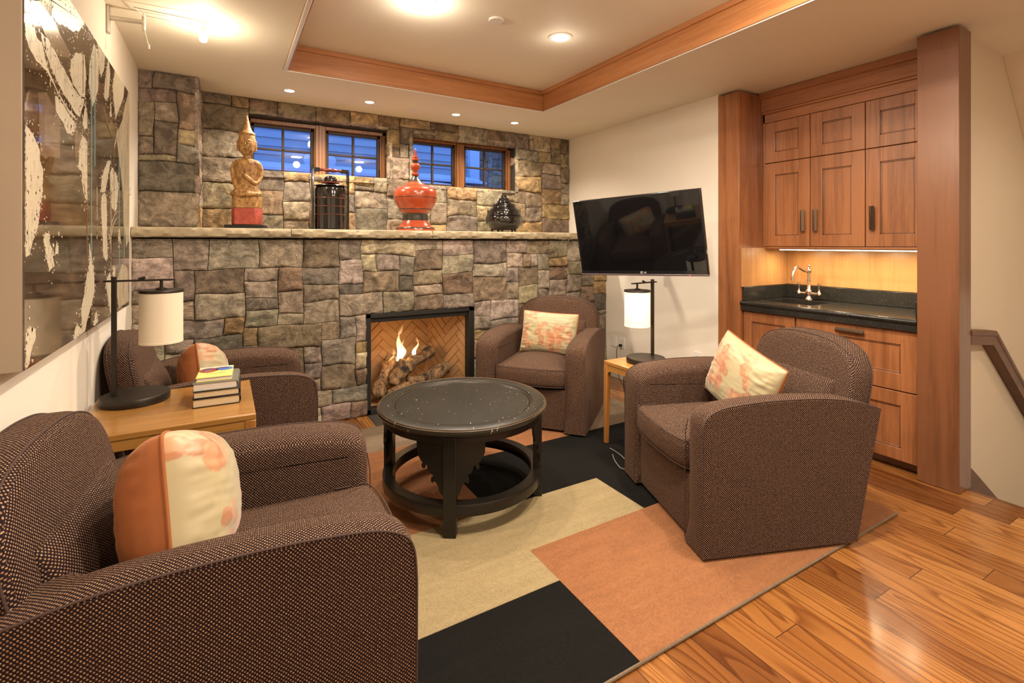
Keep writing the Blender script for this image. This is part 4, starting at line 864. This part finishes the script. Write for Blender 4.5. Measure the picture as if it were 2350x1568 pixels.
# ================================================================ COFFEE TABLE
def m_ctop():
    m, nt, b = newmat('worn_black_top'); q = NB(nt)
    v = q.mapping((16, 95, 26), rot=(0, 0, radians(96))); s = q.ramp(q.noise(v, 1.0, 2, .5), [(.70, (0, 0, 0)), (.725, (1, 1, 1))])
    sp = q.ramp(q.noise(q.mapping((60, 90, 60), rot=(0, 0, .7)), 1.0, 1), [(.76, (0, 0, 0)), (.785, (1, 1, 1))])
    f = q.math('MAXIMUM', s, sp); c = q.mix(q.noise(q.mapping((3, 12, 3)), 1.0, 3), (.012, .011, .008), (.026, .022, .016))
    q.l(q.mix(q.math('MULTIPLY', f, .55), c, (.50, .46, .36)), b.inputs['Base Color']); b.inputs['Roughness'].default_value = .32; b.inputs['Specular IOR Level'].default_value = .28; return m
M['ctop'] = m_ctop()
M['cblack'] = simple('worn_black_lacquer', (.011, .009, .007), .30, var=.5, vscale=7, Specular_IOR_Level=.4); M['rub'] = simple('rubbed_edge', (.16, .085, .035), .4)
cf = thing('coffee_table', 'low round black lacquered table with ring stretcher and carved brackets on the rug', 'coffee table', (1.131, 2.478, RZ + .0015), radians(-122.9))
ZT = .525 - RZ
m = MB(); m.lathe([(0, ZT - .012), (.360, ZT - .012), (.366, ZT - .016), (.372, ZT - .012), (.380, ZT - .001), (.388, ZT + .001), (.430, ZT), (.447, ZT - .003), (.4565, ZT - .010), (.4585, ZT - .020), (.452, ZT - .032), (.440, ZT - .036), (0, ZT - .036)], 96, cap=False); m.build('table_top', 'ctop', cf, angle=25)
m = MB()
for r, z in ((.3745, ZT - .0085), (.449, ZT - .0030), (.4555, ZT - .009)): m.lathe([(r - .0012, z), (r, z + .0014), (r + .0012, z)], 96, cap=False)
m.build('rubbed_rim', 'rub', cf)
m = MB(); m.lathe([(.402, ZT - .036), (.436, ZT - .036), (.436, ZT - .044), (.431, ZT - .048), (.431, ZT - .075), (.402, ZT - .075), (.402, ZT - .036)], 80, cap=False); m.build('apron', 'cblack', cf, angle=30)
m = MB(); m.lathe([(.376, .095), (.428, .095), (.430, .099), (.430, .146), (.428, .150), (.376, .150), (.374, .146), (.374, .099), (.376, .095)], 80, cap=False); m.build('ring_stretcher', 'cblack', cf, angle=30)
for k in range(4):
    a = k * pi / 2
    m = MB(); R0 = Matrix.Rotation(a, 4, 'Z')
    m.box(.385, .433, -.031, .031, 0, ZT - .046); m.build('leg', 'cblack', cf, tf=R0, bevel=.003)
    for s in (-1, 1):
        prof = [(.030, .205), (.040, .205), (.055, .225), (.060, .245), (.072, .262), (.080, .268), (.094, .258), (.102, .268), (.100, .284), (.088, .292), (.096, .300), (.110, .306), (.120, .318), (.124, .332), (.130, .342), (.138, .338), (.143, .322), (.155, .322), (.160, .335), (.154, .350), (.166, .358), (.178, .374), (.190, .398), (.192, ZT - .076), (.030, ZT - .076)]
        prof = [(.030 + (x - .030) * .84, z - .012 if z < .43 else z) for x, z in prof]
        ring = lambda r: [(r * cos(a + s * x / .42), r * sin(a + s * x / .42), z) for x, z in prof]
        m = MB(); m.loft([ring(.412), ring(.424)]); m.build('carved_bracket', 'cblack', cf, angle=30)
# ================================================================ ARMCHAIRS
def puff(mb, outline, z0, z1, r, crown, n=5, k=8, m=0, edge=None):
    """upholstered block: outline (ccw) inset at its rounded edges, domed top"""
    cx = sum(p[0] for p in outline) / len(outline); cy = sum(p[1] for p in outline) / len(outline)
    N = len(outline); nor = []
    for i in range(N):
        a, b = outline[i - 1], outline[(i + 1) % N]; d = Vector((b[0] - a[0], b[1] - a[1])).normalized(); nor.append((d.y, -d.x))
    def ins(t): return [(p[0] - q[0] * t, p[1] - q[1] * t) for p, q in zip(outline, nor)]
    rings = []
    for i in range(n + 1):
        a = pi / 2 * i / n; o = ins(r * (1 - sin(a))); rings.append([(x, y, z0 + r * (1 - cos(a))) for x, y in o])
    for i in range(n + 1):
        a = pi / 2 * i / n; o = ins(r * (1 - cos(a))); rings.append([(x, y, z1 - r + r * sin(a)) for x, y in o])
    o = ins(r)
    for i in range(1, k):
        t = i / k; rings.append([(cx + (x - cx) * (1 - t), cy + (y - cy) * (1 - t), z1 + crown * sin(pi / 2 * min(1, t * 1.15)) ** .9) for x, y in o])
    mb.loft(rings, m)
def smooth_outline(P, k=6):
    Q = P + P[:3]; out = []
    for i in range(len(P)):
        p0, p1, p2, p3 = P[i - 1], P[i], P[(i + 1) % len(P)], P[(i + 2) % len(P)]
        for j in range(k):
            t = j / k; out.append(tuple(.5 * (2 * b + (c - a) * t + (2 * a - 5 * b + 4 * c - d) * t * t + (3 * b - a - 3 * c + d) * t ** 3) for a, b, c, d in zip(p0, p1, p2, p3)))
    return out
def inset(P, t, keep):
    N = len(P); out = []
    for i in range(N):
        a, b = P[i - 1], P[(i + 1) % N]; d = Vector((b[0] - a[0], b[1] - a[1])).normalized(); k = t * keep(P[i]); out.append((P[i][0] - d.y * k, P[i][1] + d.x * k))
    return out
HW, AT = .421, .158
def make_chair(label, loc, rz):
    t = thing('armchair', label, 'armchair', loc, rz, group='brown woven armchairs around the coffee table')
    top = catmull([(.420, .50), (.414, .575), (.395, .616), (.350, .642), (.285, .657), (.15, .669), (.02, .672), (-.12, .670), (-.25, .660), (-.38, .636), (-.470, .607)], 4)
    P = [(.420, .012)] + [(.420, .012 + .488 * i / 8) for i in range(1, 8)] + [tuple(p) for p in top] + [(-.470 + .126 * i / 8, .607 - .595 * i / 8) for i in range(1, 9)]
    P = P[::-1]      # (y,z), ccw seen from +x
    area = sum(P[i - 1][0] * P[i][1] - P[i][0] * P[i - 1][1] for i in range(len(P)))
    if area < 0: P = P[::-1]
    keep = lambda p: min(1, max(0, (p[1] - .012) / .1)) * (1 if p[0] > -.30 else .25)
    for s in (-1, 1):
        rings = []
        xo = HW; xi = HW - AT
        seq = [(xo - .0, .006), (xo - .006, .001), (xo - .016, 0)]
        for i in range(1, 8):
            a = pi / 2 * i / 7; seq.append((xi + .085 * (1 - sin(a)), .050 * (1 - cos(a)) if i < 7 else .052))
        seq.insert(3, (xi + .105, -.004)); seq.append((xi + .001, .075))
        for x, k in seq: rings.append([(s * x, y, z) for y, z in inset(P, k, keep)])
        m = MB(); m.loft(rings); ar = m.build('armrest', 'fabric', t, uv=True, angle=50)
        pts = [(s * (HW - .003), y, z) for y, z in [(.419, .03), (.419, .25)] + [tuple(p) for p in top] + [(-.41, .33), (-.347, .03)]]
        m = MB(); m.tube(pts, .0028, 8); m.build('piping', 'piping', ar)
        pts = [(s * (xi + .012), y, z) for y, z in [(.4225, .03), (.4225, .30), (.419, .50), (.408, .565)]]
        m = MB(); m.tube(pts, .0022, 8); m.build('piping', 'piping', ar)
    W = HW - AT + .004
    m = MB(); m.box(-W, W, -.34, .392, .012, .305); m.build('seat_base', 'fabric', t, uv=True, bevel=.012)
    m = MB(); m.box(-W - .08, W + .08, -.30, .34, 0, .013); m.build('plinth', 'black', t)
    o = [(-W, -.33), (0, -.335), (W, -.33), (W + .002, 0), (W, .30), (W + .004, .385), (W - .02, .418), (.15, .440), (0, .448), (-.15, .440), (-W + .02, .418), (-W - .004, .385), (-W, .30), (-W - .002, 0)]
    so = smooth_outline(o, 5); m = MB(); puff(m, so, .318, .462, .045, .038); c = m.build('seat_cushion', 'fabric', t, uv=True, angle=60)
    for z, k in ((.455, .006), (.330, .008)):
        m = MB(); m.tube([(x * .985, y - k, z) for x, y in so if y > .27], .0028, 8); m.build('piping', 'piping', c)
    # lower back cushion
    m = MB(); o = [(-.262, 0), (0, .012), (.262, 0), (.262, .10), (0, .10), (-.262, .10)]
    rings = []
    for i in range(13):
        u = i / 12; z = .44 + .26 * u; th = .075 * sin(pi * (.12 + .80 * u)) ** .6; y0 = -.385 - .225 * (z - .45)
        rings.append([(.268 * cos(a), y0 + .050 + (th) * (max(0, sin(a)) ** .45) - (.02 if sin(a) < 0 else 0), z) for a in [2 * pi * j / 36 for j in range(36)]])
    m.loft(rings); m.build('lumbar_cushion', 'fabric', t, uv=True, angle=70)
    # backrest: arched slab leaning back
    hw = .362
    arch = [(-hw + .012, .03), (-hw + .004, .35), (-hw, .55), (-hw, .68), (-hw + .014, .765), (-hw + .065, .835), (-hw + .155, .873), (-.10, .889), (0, .892)]
    arch = arch + [(-x, z) for x, z in arch[:-1][::-1]]
    A = catmull(arch, 4); A = [tuple(p) for p in A]
    cz = .6
    def layer(t_, k, bulge=0):
        out = []; N = len(A)
        for i in range(N):
            a, b = A[max(i - 1, 0)], A[min(i + 1, N - 1)]; d = Vector((b[0] - a[0], b[1] - a[1])).normalized(); x, z = A[i][0] + d.y * k, A[i][1] - d.x * k
            if z < .03: z = .03
            yr = -.345 - .225 * z; out.append((x, yr + t_, z))
        return out
    TH_ = .122
    rings = [layer(0, .030), layer(.006, .010), layer(.022, .001), layer(.045, 0), layer(TH_ - .045, 0), layer(TH_ - .020, .006), layer(TH_ - .005, .018), layer(TH_, .036)]
    # domed front
    base = layer(TH_ + .001, .036); c0 = (0, 0, .62)
    for i in range(1, 6):
        q = 1 - i / 6; rings.append([(x * q, -.345 - .225 * (.6 + (z - .6) * q) + TH_ + .014 * sin(pi / 2 * i / 6), .6 + (z - .6) * q) for x, y, z in base])
    m = MB(); m.loft(rings); bk = m.build('backrest', 'fabric', t, uv=True, angle=60)
    for k_, t_ in ((.002, .020), (.008, TH_ - .018)):
        m = MB(); m.tube([p for p in layer(t_, k_ - .002) if p[2] > .5], .0028, 8); m.build('piping', 'piping', bk)
    return t
def euler_face(rz): return rz
ch_a = make_chair('brown woven armchair on the right, seen from its side, by the bar cabinets', (2.304, 1.657, RZ + .001), radians(69.7))
def chair_copy(label, loc, rz):
    c = copy_tree(ch_a); c.location = loc; c.rotation_euler = (0, 0, rz); c['label'] = label; return c
chair_copy('brown woven armchair right of the fireplace, facing the camera', (2.238, 3.322, .0165), radians(130.0))
chair_copy('brown woven armchair in the far left corner behind the side table with books', (.022, 3.307, .0165), radians(-90.2))
chair_copy('nearest brown woven armchair, cut off by the lower left of the photo', (.04, 1.665, .0165), radians(-94.5))
# ================================================================ THROW PILLOWS
def pillow(label, loc, rot, w_=.47, h=.34, T_=.17, seed=0, cr=1.0):
    """front face looks to local -y; silk with scattered petals in front, rust velvet behind"""
    t = thing('throw_pillow', label, 'pillow', loc, rot=rot, group='silk and velvet throw pillows'); rnd = random.Random(seed)
    petals = []
    for _ in range(19):
        cx, cz = rnd.uniform(-w_ * .46, w_ * .46), rnd.uniform(-h * .44, h * .44); n = rnd.choice((2, 3, 4, 4)); a0 = rnd.uniform(0, 6.28); s = rnd.uniform(.018, .030)
        for k in range(n):
            a = a0 + k * rnd.uniform(1.0, 1.5); d = s * 1.05; petals.append((cx + d * cos(a), cz + d * sin(a), s, s * rnd.uniform(.55, .85), a, rnd.choice(((.46, .19, .09), (.52, .26, .14), (.38, .14, .06)))))
    def col(x, z):
        c = Vector((.40, .335, .195)) * (1 + .08 * noise.noise(Vector((x * 8, z * 8, seed))))
        for cx, cz, a, b, th, pc in petals:
            dx, dz = x - cx, z - cz; u = dx * cos(th) + dz * sin(th); v = -dx * sin(th) + dz * cos(th); q = (u / a) ** 2 + (v / b) ** 2
            if q < 1.12:
                k = min(1, (1.12 - q) / .2) * (.62 + .38 * min(1, q)); c = c.lerp(Vector(pc), k * .95)
        return tuple(c)
    NU, NV = 110, 80
    def P(u, v, s):
        f = ((1 - abs(u) ** 3.0) * (1 - abs(v) ** 3.0)); th = T_ / 2 * max(0, f) ** .5
        x = w_ / 2 * u * (1 - .05 * (1 - v * v)) * (1 - .09 * cr * (u * v) ** 4); z = h / 2 * v * (1 - .055 * (1 - u * u)) * (1 - .12 * cr * (u * v) ** 4)
        e = max(abs(u), abs(v)); wr = .006 * noise.noise(Vector((u * 3.5 + seed, v * 9, s * 3))) * e + .004 * noise.noise(Vector((u * 12 + seed, v * 5, s * 5))) * e ** 2
        wr += .010 * sin((u - abs(v)) * 14 + seed) * (abs(u) ** 3) * (1 - abs(u)) ** .5 * .5
        return (x, s * (th + wr * min(1, f * 8)), z)
    for s, nm, mat, (a, b) in ((-1, 'front_panel', 'silk', (NU, NV)), (1, 'back_panel', 'velvet', (54, 40))):
        m = MB(); vs = []; fs = []
        if s < 0: m.c = []
        for j in range(b + 1):
            for i in range(a + 1):
                u, v = sin((i / a - .5) * pi), sin((j / b - .5) * pi); u = .55 * u + .45 * (2 * i / a - 1); v = .55 * v + .45 * (2 * j / b - 1); p = P(u, v, s); vs.append(p)
                if s < 0: m.c.append(col(p[0], p[2]))
        for j in range(b):
            for i in range(a): k = j * (a + 1) + i; fs.append((k, k + 1, k + a + 2, k + a + 1))
        m.add(vs, fs)
        o = m.build(nm, mat, t)
        # open sheets: make the normals look outward
        if o.data.polygons[len(o.data.polygons) // 2].normal.y * s < 0: o.data.flip_normals()
    ring = [P(u, -1, -1) for u in [2 * i / 24 - 1 for i in range(24)]] + [P(1, v, -1) for v in [2 * i / 18 - 1 for i in range(18)]] + [P(-u, 1, -1) for u in [2 * i / 24 - 1 for i in range(24)]] + [P(-1, -v, -1) for v in [2 * i / 18 - 1 for i in range(19)]]
    m = MB(); m.tube([(x, 0, z) for x, y, z in ring], .0045, 8); m.build('piping', 'velvet', t)
    return t
pillow('silk floral pillow on the right armchair, leaning to the right', (2.34, 1.62, .665), (radians(-14), radians(14), radians(69.7 - 180)), w_=.49, h=.37, seed=3, cr=.15)
pillow('silk floral pillow upright in the armchair right of the fireplace', (2.280, 3.315, .655), (radians(-14), radians(2), radians(130 - 180)), seed=1, cr=.15)
pillow('half-hidden rust and floral pillow in the far left armchair behind the books', (-.10, 3.22, .650), (radians(-8), radians(17), radians(-94 - 180)), T_=.24, seed=5)
pillow('large rust velvet and floral pillow in the nearest armchair at lower left', (-.10, 1.61, .680), (radians(-8), radians(20), radians(-96 - 180)), w_=.42, h=.38, T_=.27, seed=8)
# ================================================================ MANTEL OBJECTS
ZM = 1.4935
def m_gilt():
    m, nt, b = newmat('worn_gilt_wood'); q = NB(nt); n = q.noise(q.mapping((1, 1, .6)), 52, 6, .8, .3)
    q.l(q.ramp(n, [(.34, (.05, .022, .010)), (.45, (.27, .125, .036)), (.60, (.52, .30, .10))]), b.inputs['Base Color']); b.inputs['Roughness'].default_value = .5; q.bump(n, .5, .006, b); return m
M['gilt'] = m_gilt(); M['red_worn'] = simple('worn_red_paint', (.36, .065, .042), .6, var=.6, vscale=30, bump=.4, bscale=30)
M['red_lac'] = simple('red_lacquer', (.38, .062, .020), .24, coat=.4, var=.25, vscale=9); M['dark_lac'] = simple('dark_olive_lacquer', (.035, .030, .022), .3, coat=.4); M['red_dark'] = simple('dark_red_lacquer', (.16, .02, .012), .2, coat=.6)
st = thing('carved_statue', 'carved gilded wooden seated figure with a tall pointed crown, at the left of the mantel', 'statue', (.142, 4.24, ZM), radians(-14))
m = MB(); m.box(-.135, .125, -.075, .085, 0, .030); m.build('stand', 'black', st, bevel=.002)
oc = [(-.098, -.03), (-.070, -.068), (.070, -.068), (.098, -.03), (.098, .055), (-.098, .055)]
m = MB(); m.prism(oc, 'z', .031, .155); m.build('red_base', 'red_worn', st, bevel=.004)
m = MB(); m.prism([(x * .985, y * .985) for x, y in oc], 'z', .155, .245); m.build('gilt_base', 'gilt', st, bevel=.006)
def ering(z, a, b, y=0, x=0, n=24): return [(x + a * cos(2 * pi * i / n), y + b * sin(2 * pi * i / n), z) for i in range(n)]
m = MB()
m.loft([ering(.24, .090, .060), ering(.262, .098, .066), ering(.29, .094, .062), ering(.31, .082, .055), ering(.34, .075, .045), ering(.38, .073, .040), ering(.43, .080, .044), ering(.475, .090, .046), ering(.500, .096, .042), ering(.520, .080, .036), ering(.532, .034, .028), ering(.56, .024, .025), ering(.575, .026, .028)])
m.loft([ering(.555, .020, .022, -.004), ering(.566, .036, .036, -.006), ering(.59, .050, .046, -.006), ering(.63, .058, .052, -.003), ering(.67, .059, .053, 0), ering(.70, .056, .050, 0), ering(.712, .054, .049, 0), ering(.716, .060, .055, 0), ering(.726, .056, .05), ering(.745, .036, .034), ering(.78, .022, .021), ering(.83, .012, .012), ering(.865, .003, .003)])
for s in (-1, 1):
    m.loft([[(s * (.058 + .012 * cos(2 * pi * i / 12)), .0 + .010 * sin(2 * pi * i / 12), z) for i in range(12)] for z in (.590, .612, .640, .668)])   # long ears
m.tube(catmull([(-.083, .0, .500), (-.098, .006, .45), (-.092, .0, .39), (-.072, -.030, .33), (-.045, -.055, .285), (-.03, -.062, .262)], 4), .0165, 10)
m.tube(catmull([(.083, .0, .500), (.098, .006, .45), (.094, -.004, .39), (.070, -.036, .345), (.030, -.050, .370), (-.005, -.050, .405)], 4), .0155, 10)
for k in range(5): m.tube([(-.005 + .0035 * k, -.046, .395), (-.030 + .006 * k, -.047, .425 + .004 * k)], .0042, 6)
for k in range(5): m.tube([(-.038 + .010 * k, -.060, .275), (-.040 + .009 * k, -.070, .245)], .0045, 6)
m.tube(catmull([(.092, -.01, .265), (.050, -.055, .262), (-.02, -.066, .285), (-.075, -.055, .27), (-.096, -.015, .262)], 5), .019, 10)
m.tube(catmull([(-.095, -.01, .262), (-.04, -.066, .252), (.04, -.070, .258), (.085, -.045, .262)], 5), .0175, 10)
m.tube([(.0, -.056, .655), (.002, -.066, .630), (.0, -.058, .620)], .0065, 8)                 # nose
m.tube([(-.016, -.053, .598), (.0, -.058, .600), (.016, -.053, .598)], .0045, 8)             # mouth
for s in (-1, 1):
    m.tube([(s * .036, -.043, .660), (s * .022, -.053, .668), (s * .008, -.056, .662)], .0038, 8)
    m.tube([(s * .033, -.044, .645), (s * .021, -.0535, .647), (s * .011, -.055, .644)], .0042, 8)
fig = m.build('figure', 'gilt', st)
rm = fig.modifiers.new('remesh', 'REMESH'); rm.mode = 'VOXEL'; rm.voxel_size = .0035; rm.use_smooth_shade = True
# tiered lacquer food carrier
bk = thing('lacquer_food_carrier', 'tall black lacquer tiered food carrier with a turned red handle on the mantel', 'container', (.742, 4.22, ZM), radians(6))
m = MB(); m.lathe([(0, .004), (.118, .004), (.122, .01), (.122, .120), (.125, .124), (.122, .128), (.122, .186), (.125, .190), (.122, .194), (.122, .252), (.125, .256), (.122, .260), (.122, .325), (.116, .343), (.108, .350), (0, .350)], 56, cap=False); m.build('canister', 'lacquer', bk, angle=30)
m = MB(); m.lathe([(.0, .350), (.128, .352), (.130, .356), (.126, .360), (.06, .364), (.052, .370), (0, .372)], 56, cap=False); m.build('lid', 'lacquer', bk)
m = MB(); m.lathe([(0, .372), (.070, .378), (.073, .384), (.068, .388), (0, .388)], 40, cap=False); m.build('knob_flange', 'red_dark', bk)
m = MB(); m.lathe([(0, .388), (.050, .390), (.052, .408), (.044, .428), (.025, .440), (0, .442)], 40, cap=False); m.build('knob', 'lacquer', bk)
for z in (.124, .190, .256):
    m = MB(); m.lathe([(.1245, z - .002), (.1262, z), (.1245, z + .002)], 56, cap=False); m.build('band', 'red_dark', bk)
for s in (-1, 1):
    m = MB(); m.box(s * .139 - .008, s * .139 + .008, -.020, .020, 0, .490); m.build('upright', 'lacquer', bk, bevel=.002)
    m = MB(); m.box(min(s * .147, s * .085), max(s * .147, s * .085), -.014, .014, .470, .502); m.build('handle_socket', 'black', bk, bevel=.002)
m = MB(); m.box(-.147, .147, -.020, .020, -.0005, .004); m.build('foot_rail', 'lacquer', bk)
pr_ = [(.011, -.086), (.013, -.07), (.009, -.055), (.015, -.035), (.017, -.015), (.013, -.004), (.016, 0), (.013, .004), (.017, .015), (.015, .035), (.009, .055), (.013, .07), (.011, .086)]
m = MB(); m.loft([[(x, r * cos(2 * pi * i / 16), .487 + r * sin(2 * pi * i / 16)) for i in range(16)] for r, x in pr_]); m.build('handle', 'red_dark', bk)
# red offering vessel
vs_ = thing('offering_vessel', 'red lacquer footed vessel with a tall finial and black bands on the mantel', 'vessel', (1.462, 4.22, ZM))
S = .000598
def prof(L): return [(r * S, (1370 - y) * S) for y, r in L]
for nm, mat, L in (('foot', 'red_lac', [(1370, 0), (1370, 287), (1345, 287), (1335, 280), (1320, 272), (1300, 240), (1275, 222), (1250, 205), (1215, 188)]),
                   ('foot_line', 'dark_lac', [(1338, 286), (1328, 284), (1318, 276)]),
                   ('dark_band', 'dark_lac', [(1215, 189), (1205, 192), (1150, 184), (1118, 186), (1108, 196)]),
                   ('bowl', 'red_lac', [(1108, 196), (1095, 208), (1070, 224), (1062, 236), (1052, 238), (1040, 240), (1000, 265), (940, 300), (880, 316), (820, 317), (765, 300), (735, 268), (712, 225), (704, 190)]),
                   ('bowl_line', 'dark_lac', [(1056, 240), (1050, 243), (1044, 242)]), ('bowl_line', 'dark_lac', [(884, 317), (880, 319), (876, 318)]),
                   ('lid', 'red_lac', [(704, 195), (694, 165), (680, 150), (660, 128), (645, 112)]), ('lid_line', 'dark_lac', [(706, 196), (700, 190), (696, 170)]),
                   ('dark_cone', 'dark_lac', [(645, 112), (625, 88), (590, 60), (562, 46), (548, 36)]),
                   ('finial', 'red_lac', [(548, 36), (540, 50), (525, 60), (515, 58), (503, 32), (495, 26), (475, 38), (440, 64), (405, 74), (380, 66), (362, 44), (355, 30)]),
                   ('finial_neck', 'dark_lac', [(355, 30), (345, 38), (330, 36), (324, 40)]),
                   ('finial_tip', 'red_lac', [(324, 40), (315, 58), (305, 60), (296, 38), (282, 34), (272, 46), (264, 44), (256, 26), (238, 24), (232, 28), (225, 18), (205, 18), (198, 22), (190, 12), (170, 12), (164, 15), (156, 8), (145, 7), (138, 0)])):
    m = MB(); m.lathe(prof(L), 56, cap=False); m.build(nm, mat, vs_, angle=50)
# squat black bowl with stepped lid
pb = thing('lidded_bowl', 'squat black lacquer bowl with a stepped pagoda-like lid at the right of the mantel', 'bowl', (2.365, 4.22, ZM + .008))
S2 = .00066
def prof2(L): return [(r * S2, (1400 - y) * S2) for y, r in L]
m = MB(); m.lathe(prof2([(1380, 0), (1380, 150), (1372, 190), (1340, 232), (1290, 266), (1250, 276), (1200, 274), (1180, 268), (1172, 262)]), 56, cap=False); m.build('bowl', 'lacquer', pb)
m = MB(); m.lathe(prof2([(1172, 262), (1165, 270), (1160, 258), (1140, 252), (1100, 250), (1092, 258), (1086, 250), (1080, 200), (1072, 200), (1066, 204), (1060, 196), (1050, 180), (1030, 172), (1012, 172), (1006, 180), (1000, 172), (992, 120), (984, 112), (978, 116), (972, 104), (950, 98), (935, 84), (922, 74), (912, 78), (904, 70), (898, 44), (870, 40), (862, 44), (856, 36), (850, 0)]), 56, cap=False); m.build('stepped_lid', 'lacquer', pb, angle=25)
for k in range(5):
    a = 2 * pi * k / 5 + .3; m = MB(); m.tube([(.115 * cos(a), .115 * sin(a), .020), (.125 * cos(a), .125 * sin(a), 0)], .010, 8); m.build('foot', 'lacquer', pb)
# ================================================================ SMALL THINGS
def plate(label, y, z, n=1, name='outlet_plate', cat='wall outlet', group=None):
    t = thing(name, label, cat, (XR - .001, y, z), group=group)
    m = MB(); m.box(-.005, 0, -.037 * n, .037 * n, -.058, .058); m.build('cover', 'white', t, bevel=.002)
    for s in (-1, 1):
        m = MB(); m.box(-.0065, -.0045, -.017, .017, s * .021 - .014, s * .021 + .014); m.box(-.0068, -.0062, -.007, -.005, s * .021 - .005, s * .021 + .006, 1); m.box(-.0068, -.0062, .005, .007, s * .021 - .005, s * .021 + .006, 1); m.build('socket', ['white', 'black'], t)
    return t
plate('white wall outlet right of the table lamp, near the oak pilaster', 2.837, .40)
plate('white wall outlet low by the stone wall with a black plug in it', 3.760, .372, group='plates by the stone wall')
t = thing('blank_wall_plate', 'plain white wall plate left of the outlet with the black plug', 'wall plate', (XR - .001, 3.885, .372)); m = MB(); m.box(-.005, 0, -.037, .037, -.058, .058); m.build('cover', 'white', t, bevel=.002); m = MB(); m.box(-.0065, -.0045, -.010, .010, -.010, .010); m.build('jack', 'white', t)
t = thing('light_switch', 'narrow white switch plate on the left wall beside the stone pier', 'switch', (XL + .0005, 3.90, 1.75)); m = MB(); m.box(0, .006, -.036, .036, -.058, .058); m.build('cover', 'white', t, bevel=.002); m = MB(); m.box(.005, .010, -.010, .010, -.02, .02); m.build('toggle', 'white', t)
pc = thing('power_cord', 'black plug and cord hanging from the outlet behind the side table', 'cord', (XR - .01, 3.76, .352))
m = MB(); m.box(-.030, -.002, -.012, .012, -.012, .012); m.build('plug', 'black', pc, bevel=.004)
m = MB(); m.tube(catmull([(-.03, 0, 0), (-.06, 0, -.012), (-.075, -.01, -.08), (-.08, -.03, -.20), (-.12, -.10, -.30), (-.22, -.30, -.342), (-.42, -.62, -.343), (-.55, -.80, -.343)], 6), .0035, 8); m.build('cord', 'cord', pc)
m = MB(); m.tube(catmull([(2.35, 2.50, .548), (2.36, 2.53, .40), (2.42, 2.52, .20), (2.55, 2.45, .07), (2.62, 2.38, .022)], 8), .0028, 8); tag(m.build('lamp_cord', 'cord'), 'thin dark lamp cord drooping below the small side table', 'cord')
m = MB(); m.tube(catmull([(2.16, 2.42, .021), (2.12, 2.36, .021), (2.09, 2.30, .021), (2.07, 2.24, .022), (2.10, 2.21, .022), (2.16, 2.22, .022), (2.17, 2.30, .022), (2.20, 2.40, .022), (2.21, 2.50, .022)], 8), .0035, 8); tag(m.build('cable_loop', 'cord_grey'), 'grey cable loop lying on the black part of the rug by the right armchair', 'cord')
# handrail on the stair wall
hr = thing('handrail', 'dark moulded wooden handrail running level and then down the stairs', 'handrail', (0, 0, 0))
def rail_prof(o): return [(-.030, -.045), (-.030, .005), (-.036, .012), (-.036, .030), (-.028, .040), (.020, .040), (.026, .030), (.026, -.045)]
def rail(pts):
    rings = []
    for i, p in enumerate(pts):
        d = Vector((pts[min(i + 1, len(pts) - 1)][0] - pts[max(i - 1, 0)][0], pts[min(i + 1, len(pts) - 1)][1] - pts[max(i - 1, 0)][1])).normalized()
        nx, nz = -d.y, d.x; k = 1.0
        if 0 < i < len(pts) - 1:
            a = Vector((p[0] - pts[i - 1][0], p[1] - pts[i - 1][1])).normalized(); k = 1 / max(.5, (a.x * d.x + a.y * d.y))
        rings.append([(p[0] + nx * b * k, 1.130 + a_, p[1] + nz * b * k) for a_, b in rail_prof(0)])
    mb = MB(); mb.loft(rings); return mb
rail([(3.656, .852), (4.02, .815), (5.4, -.25)]).build('rail', 'rail', hr, angle=25)
# oak blocking where the wall return meets the floor by the post
